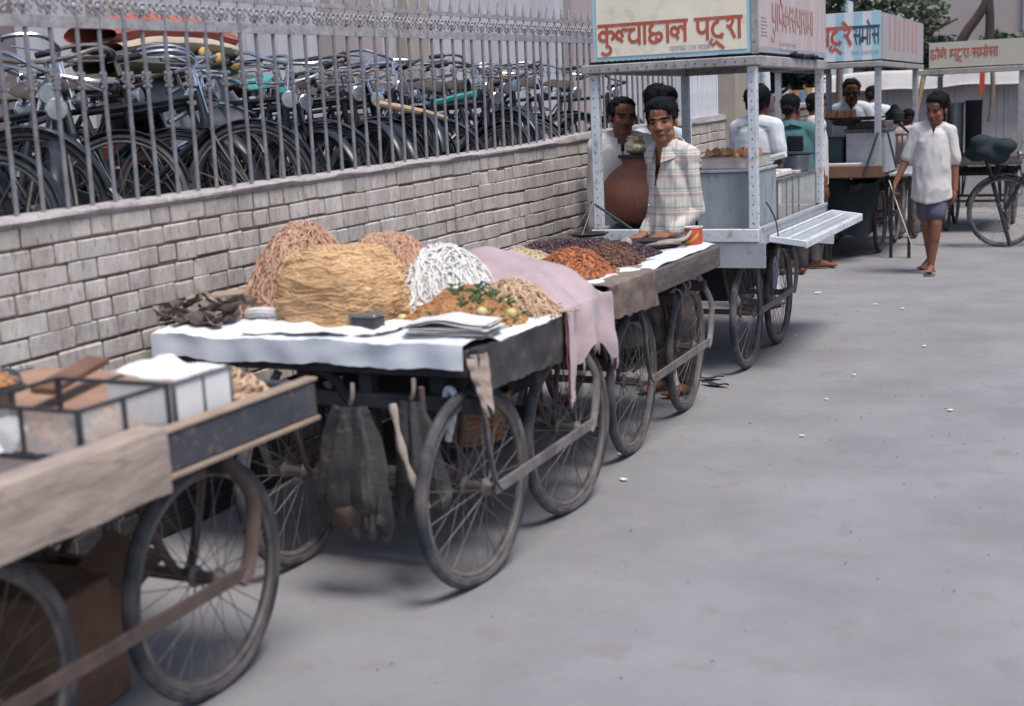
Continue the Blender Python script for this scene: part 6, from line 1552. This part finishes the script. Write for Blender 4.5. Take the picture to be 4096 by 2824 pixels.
MB().b2((5.5, 6, 0), (11, 33, 6)).build('wall', M['bwall'], h2)
# trees
def leafcloud(m, c, r, n, rg, s_=.07):
    for i in range(n):
        while True:
            p = V((rg.uniform(-1, 1), rg.uniform(-1, 1), rg.uniform(-1, 1)))
            if .25 < p.length < 1: break
        q = V(c) + V((p.x * r[0], p.y * r[1], p.z * r[2])); a = Euler((rg.uniform(-1.2, 1.2), rg.uniform(-1.2, 1.2), rg.uniform(0, 6))).to_matrix(); s2 = s_ * rg.uniform(.6, 1.4)
        m.add([q + a @ V(v) for v in ((-s2 * .35, 0, 0), (0, -s2, 0), (s2 * .35, 0, 0), (0, s2, .01))], [(0, 1, 2, 3)])
def tree(x, y, h, rad, mm, label, seed, trunk=.12, crownz=None, n=5200, leaf=.085, lean=0):
    rg = random.Random(seed); t = thing('tree', (x, y, 0), label, 'tree', 'trees behind the stalls')
    m = MB(); cz = crownz or h * .7; m.tube(cr_path([(x, y, 0), (x + .05 + lean * .3, y, h * .3), (x - .05 + lean * .6, y + .1, h * .5), (x + lean, y, cz)], 5), [trunk * (1 - .5 * i / 15) for i in range(16)], 9)
    for k in range(9):
        a = rg.uniform(0, 6.3); l = rad * rg.uniform(.5, .9); z0 = cz * rg.uniform(.55, .95)
        m.tube(cr_path([(x + lean * z0 / cz, y, z0), (x + lean + l * .5 * math.cos(a), y + l * .5 * math.sin(a), z0 + l * .45), (x + lean + l * math.cos(a), y + l * math.sin(a), z0 + l * .7)], 4), [trunk * .4 * (1 - .08 * i) for i in range(9)], 6)
    m.build('trunk', M['bark'], t)
    m = MB()
    for k in range(22):
        a = rg.uniform(0, 6.3); l = rad * math.sqrt(rg.random()) * .85; zc = cz + rg.uniform(-.5, .55) * rad
        leafcloud(m, (x + lean + l * math.cos(a), y + l * math.sin(a), zc), (rad * .32, rad * .32, rad * .24), n // 22, rg, leaf)
    m.build('crown', M[mm], t, smooth=False); return t
tree(-4.55, 17.9, 3.6, 1.15, 'leafdark', 'dark leafy tree right behind the beige gate pillar', 1, crownz=2.5, n=9000, leaf=.07)
tree(-4.3, 26.5, 4.2, 1.5, 'leaflight', 'pale sunlit tree above the white tarpaulin', 2, crownz=2.7, n=6500)
tree(-3.3, 25.5, 3.2, .75, 'leafdark', 'dark green tree between the posts of the striped sign cart', 3, crownz=2.15, n=5000)
tree(-2.3, 27.5, 4.0, .7, 'leaflight', 'small pale green tree left of the hanging white bucket', 4, crownz=2.3, n=3500)
t = thing('tree', (-2.2, 22, 0), 'bare forked brown tree trunk rising behind the beige sign', 'tree', 'trees behind the stalls')
m = MB(); m.tube(cr_path([(-2.55, 22, 0), (-2.5, 22, 1.2), (-2.52, 22, 2.1), (-2.38, 22, 2.5), (-2.12, 22.1, 2.9), (-1.9, 22.1, 3.4)], 5), [.10 - .0015 * i for i in range(26)], 9)
m.tube(cr_path([(-2.05, 22.2, 1.4), (-2.03, 22.1, 2.2), (-2.02, 22.1, 2.8), (-2.10, 22.1, 3.6)], 5), [.085 - .002 * i for i in range(16)], 9); m.build('trunk', M['bark'], t)
m = MB(); rg = random.Random(5)
for k in range(4): leafcloud(m, (-1.2 + rg.uniform(-.8, 1.4), 22 + rg.uniform(-.8, .8), 3.9 + rg.uniform(-.3, .8)), (.5, .5, .35), 170, rg, .07)
m.build('crown', M['leaflight'], t, smooth=False)
tree(-7.0, 30, 5, 2.0, 'leafdark', 'broad dark tree far left behind the poster wall', 6, crownz=3.2, n=7000, leaf=.13)

# parked cycle at the right edge: same roadster, heavier, with bundle and angled stand
o = copy_tree(bikes[0]); o.location = (-.58, 15.3, 0); o.rotation_euler = (0, R(4), R(108)); o.scale = (1.12, 1.12, 1.12)
tag(o, 'black bicycle parked on the road behind the walking boy at the right edge', 'bicycle'); 
if 'group' in o: del o['group']
m = MB(); rg = random.Random(3)
for k in range(7): m.ell((-1.32 + rg.uniform(-.16, .18), 15.0 + rg.uniform(-.1, .1), 1.02 + rg.uniform(-.07, .12)), (.13, .12, .09), 12, 8, jit=.05)
o = voxel(m, .025, 3).build('dark_bundle', M['darkcloth']); tag(o, 'black lumpy bundle tied on the rear of the bicycle at the right edge', 'bundle')
m = MB(); m.rod((-1.40, 15.25, .92), (-1.12, 15.0, .02), .022, .022); o = m.build('prop_stick', M['dark']); tag(o, 'dark prop stick slanting down to the road at the right edge', 'stick')

# cloth bundle and rickshaw behind the railing at the far left
rk = thing('cycle_rickshaw', (-5.3, 6.5, YG), 'cycle rickshaw with grey vinyl hood parked among the bicycles under the striped bundle', 'rickshaw')
m = MB()
def f(u, v):
    a = R(10 + 160 * v); return (-5.25 - .50 * math.cos(a) * .55, 6.15 + .80 * u + .03 * math.sin(v * 7), YG + .52 + .52 * math.sin(a) + .02 * n3(u * 4, v * 4, 1))
m.grid(f, 14, 14, .012); m.build('hood', M['greyvinyl'], rk)
m = MB(); m.b2((-5.55, 6.2, YG + .52), (-5.0, 6.95, YG + .66), bev=.03); m.build('seat', M['orangeweb'], rk)
m = MB(); m.b2((-5.6, 6.2, YG + .25), (-4.95, 6.95, YG + .50), bev=.02); m.build('body', M['black'], rk)
m = MB()
for k in range(3): m.tube(cr_path([(-4.95, 6.1 + k * .02, YG + .6 + k * .16), (-4.92, 6.5, YG + .70 + k * .16), (-4.96, 7.0, YG + .62 + k * .16)], 5), .016, 7)
m.build('chrome_rail', M['chrome'], rk)
for x in (-5.68, -4.86): 
    w_ = MB().ring((x, 6.6, YG + .355), .33, .013, 'X', 36, 6); spokes(w_2 := MB(), .32, .02, .03, 18); w_.add([(v[0] + x, v[1] + 6.6, v[2] + YG + .355) for v in w_2.v], w_2.f)
    q = w_.build('wheel', M['rim'], rk); MB().ring((x, 6.6, YG + .355), .345, .02, 'X', 40, 7).build('tyre', M['rubber'], q)
bn = thing('cloth_bundle', (-5.1, 6.4, 1.95), 'bundle of red orange, cream and olive striped cloth lying high on the rickshaw hood', 'bundle')
def roll(c, L_, r, sq, m_, nm, ph, bend=.05):
    m = MB(); m.grid(lambda u, v: (c[0] + r * math.cos(2 * PI * u) * (1 + .08 * math.sin(ph + v * 9)), c[1] + L_ * (v - .5), c[2] + r * sq * math.sin(2 * PI * u) * (1 + .1 * math.sin(ph + u * 15)) * (math.sin(PI * (0.08 + .84 * v)) ** .45) + bend * math.sin(PI * v) + .012 * n3(v * 6, u * 4, ph)), 20, 26); return m.build(nm, M[m_], bn)
CB = (-5.10, 6.30)
roll((*CB, 1.995), 1.12, .165, .60, 'bundle_green', 'olive_roll', 0, .03)
roll((CB[0] + .02, CB[1], 2.085), 1.12, .17, .38, 'bundle_pale', 'cream_layer', 1, .04)
roll((CB[0], CB[1] - .02, 2.155), 1.12, .172, .60, 'bundle_red', 'red_roll', 2, .05)
for k in range(3): MB().ell((CB[0] + .19, CB[1] + .15 + k * .14, 2.07 - .03 * k), (.02, .05, .035), 10, 7).build('printed_flower', M['postyel'], bn)
# litter
rg = random.Random(23); m = MB()
for k in range(600):
    x = -3.3 + 3.6 * rg.random() ** 1.2; y = rg.uniform(2.2, 15); s_ = rg.uniform(.0015, .005)
    m.ell((x, y, .004 + s_ * .3), (s_ * rg.uniform(.8, 1.5), s_, s_ * .6), 5, 3)
o = m.build('grit', M['grit'], smooth=False); tag(o, 'fine grit and crumbs scattered over the road', 'grit', kind='stuff')
rg = random.Random(17)
LP0 = [(-2.39, 11.34), (-2.18, 5.83), (-1.19, 8.98), (-2.1, 9.25), (-1.43, 6.4), (-2.1, 7.54), (-2.2, 6.69), (-1.46, 7.95), (-1.57, 10.57), (-2.07, 5.42), (-2.01, 5.41), (-1.35, 5.59), (-1.91, 6.55), (-1.81, 10.77), (-2.77, 4.34), (-1.48, 7.25), (-0.81, 7.13)]
pb = None
LP = [q for i, q in enumerate(LP0) if i not in (5, 9, 11, 12, 14)]
for i, (x, y) in enumerate(LP):
    m = MB().grid(lambda u, v: ((u - .5) * .05, (v - .5) * .035, .004 + .010 * abs(n3(u * 3 + i, v * 3, i)) + .004), 5, 4, .0015)
    o = m.build('paper_scrap', M['paper'], local=True); o.location = (x, y, .006); o.rotation_euler = (0, 0, rg.uniform(0, 6)); s_ = rg.uniform(.35, .7) * (1.6 if i in (0,) else 1); o.scale = (s_, s_, s_)
    tag(o, 'tiny scrap of white paper littering the grey road', 'litter', 'paper scraps littering the road')
for x, y, a, lab in ((-2.27, 7.63, .5, 'dark fallen leaf on the road, the farther of two beyond the date handcart wheel'), (-2.18, 7.47, -.3, 'dark fallen leaf on the road, the nearer of two beyond the date handcart wheel')):
    m = MB().grid(lambda u, v: ((u - .5) * .19, (v - .5) * .062 * math.sin(PI * min(.999, max(.001, u))) ** .7, .008 + .012 * abs(v - .5) + .006 * math.sin(u * 9)), 14, 4, .0012)
    o = m.build('fallen_leaf', M['darkcloth'], local=True); o.location = (x, y, .006); o.rotation_euler = (0, 0, a); tag(o, lab, 'leaf')

# ---------------------------------------------------------------- light, sky, camera
w = bpy.data.worlds.new('World'); scene.world = w; w.use_nodes = True
nt = w.node_tree; bg = nt.nodes['Background']; sky = nt.nodes.new('ShaderNodeTexSky'); sky.sky_type = 'NISHITA'
SUN_EL, SUN_AZ = R(66), R(120)       # azimuth measured clockwise from +Y
sky.sun_disc = False; sky.sun_elevation = SUN_EL; sky.sun_rotation = SUN_AZ; sky.altitude = 200; sky.air_density = 1.0; sky.dust_density = 2.0; sky.ozone_density = .8
nt.links.new(sky.outputs[0], bg.inputs[0]); bg.inputs[1].default_value = 0.105
sl = bpy.data.lights.new('sun', 'SUN'); sl.energy = 2.2; sl.angle = R(22); sl.color = (1, .965, .92)
so = bpy.data.objects.new('sun', sl); COL.objects.link(so)
d = V((math.sin(SUN_AZ) * math.cos(SUN_EL), math.cos(SUN_AZ) * math.cos(SUN_EL), math.sin(SUN_EL)))
so.rotation_euler = d.to_track_quat('Z', 'Y').to_euler(); so.location = (0, 0, 20)
cam = bpy.data.cameras.new('camera'); co = bpy.data.objects.new('camera', cam); COL.objects.link(co)
cam.sensor_width = 36; cam.lens = 46.65; cam.clip_end = 600; cam.clip_start = .05
CAMX = V([0.908029, 0.416566, -0.044235]); CAMY = V([-0.034822, 0.180289, 0.982997]); CAMZ = V([0.417458, -0.891049, 0.178213])
co.matrix_world = Matrix(((CAMX[0], CAMY[0], CAMZ[0], 0), (CAMX[1], CAMY[1], CAMZ[1], 0), (CAMX[2], CAMY[2], CAMZ[2], 1.65), (0, 0, 0, 1)))
cam.dof.use_dof = True; cam.dof.focus_distance = 9.0; cam.dof.aperture_fstop = 2.4
scene.camera = co
scene.view_settings.view_transform = 'Standard'; scene.view_settings.look = 'None'; scene.view_settings.gamma = 1
scene.view_settings.exposure = 0.78
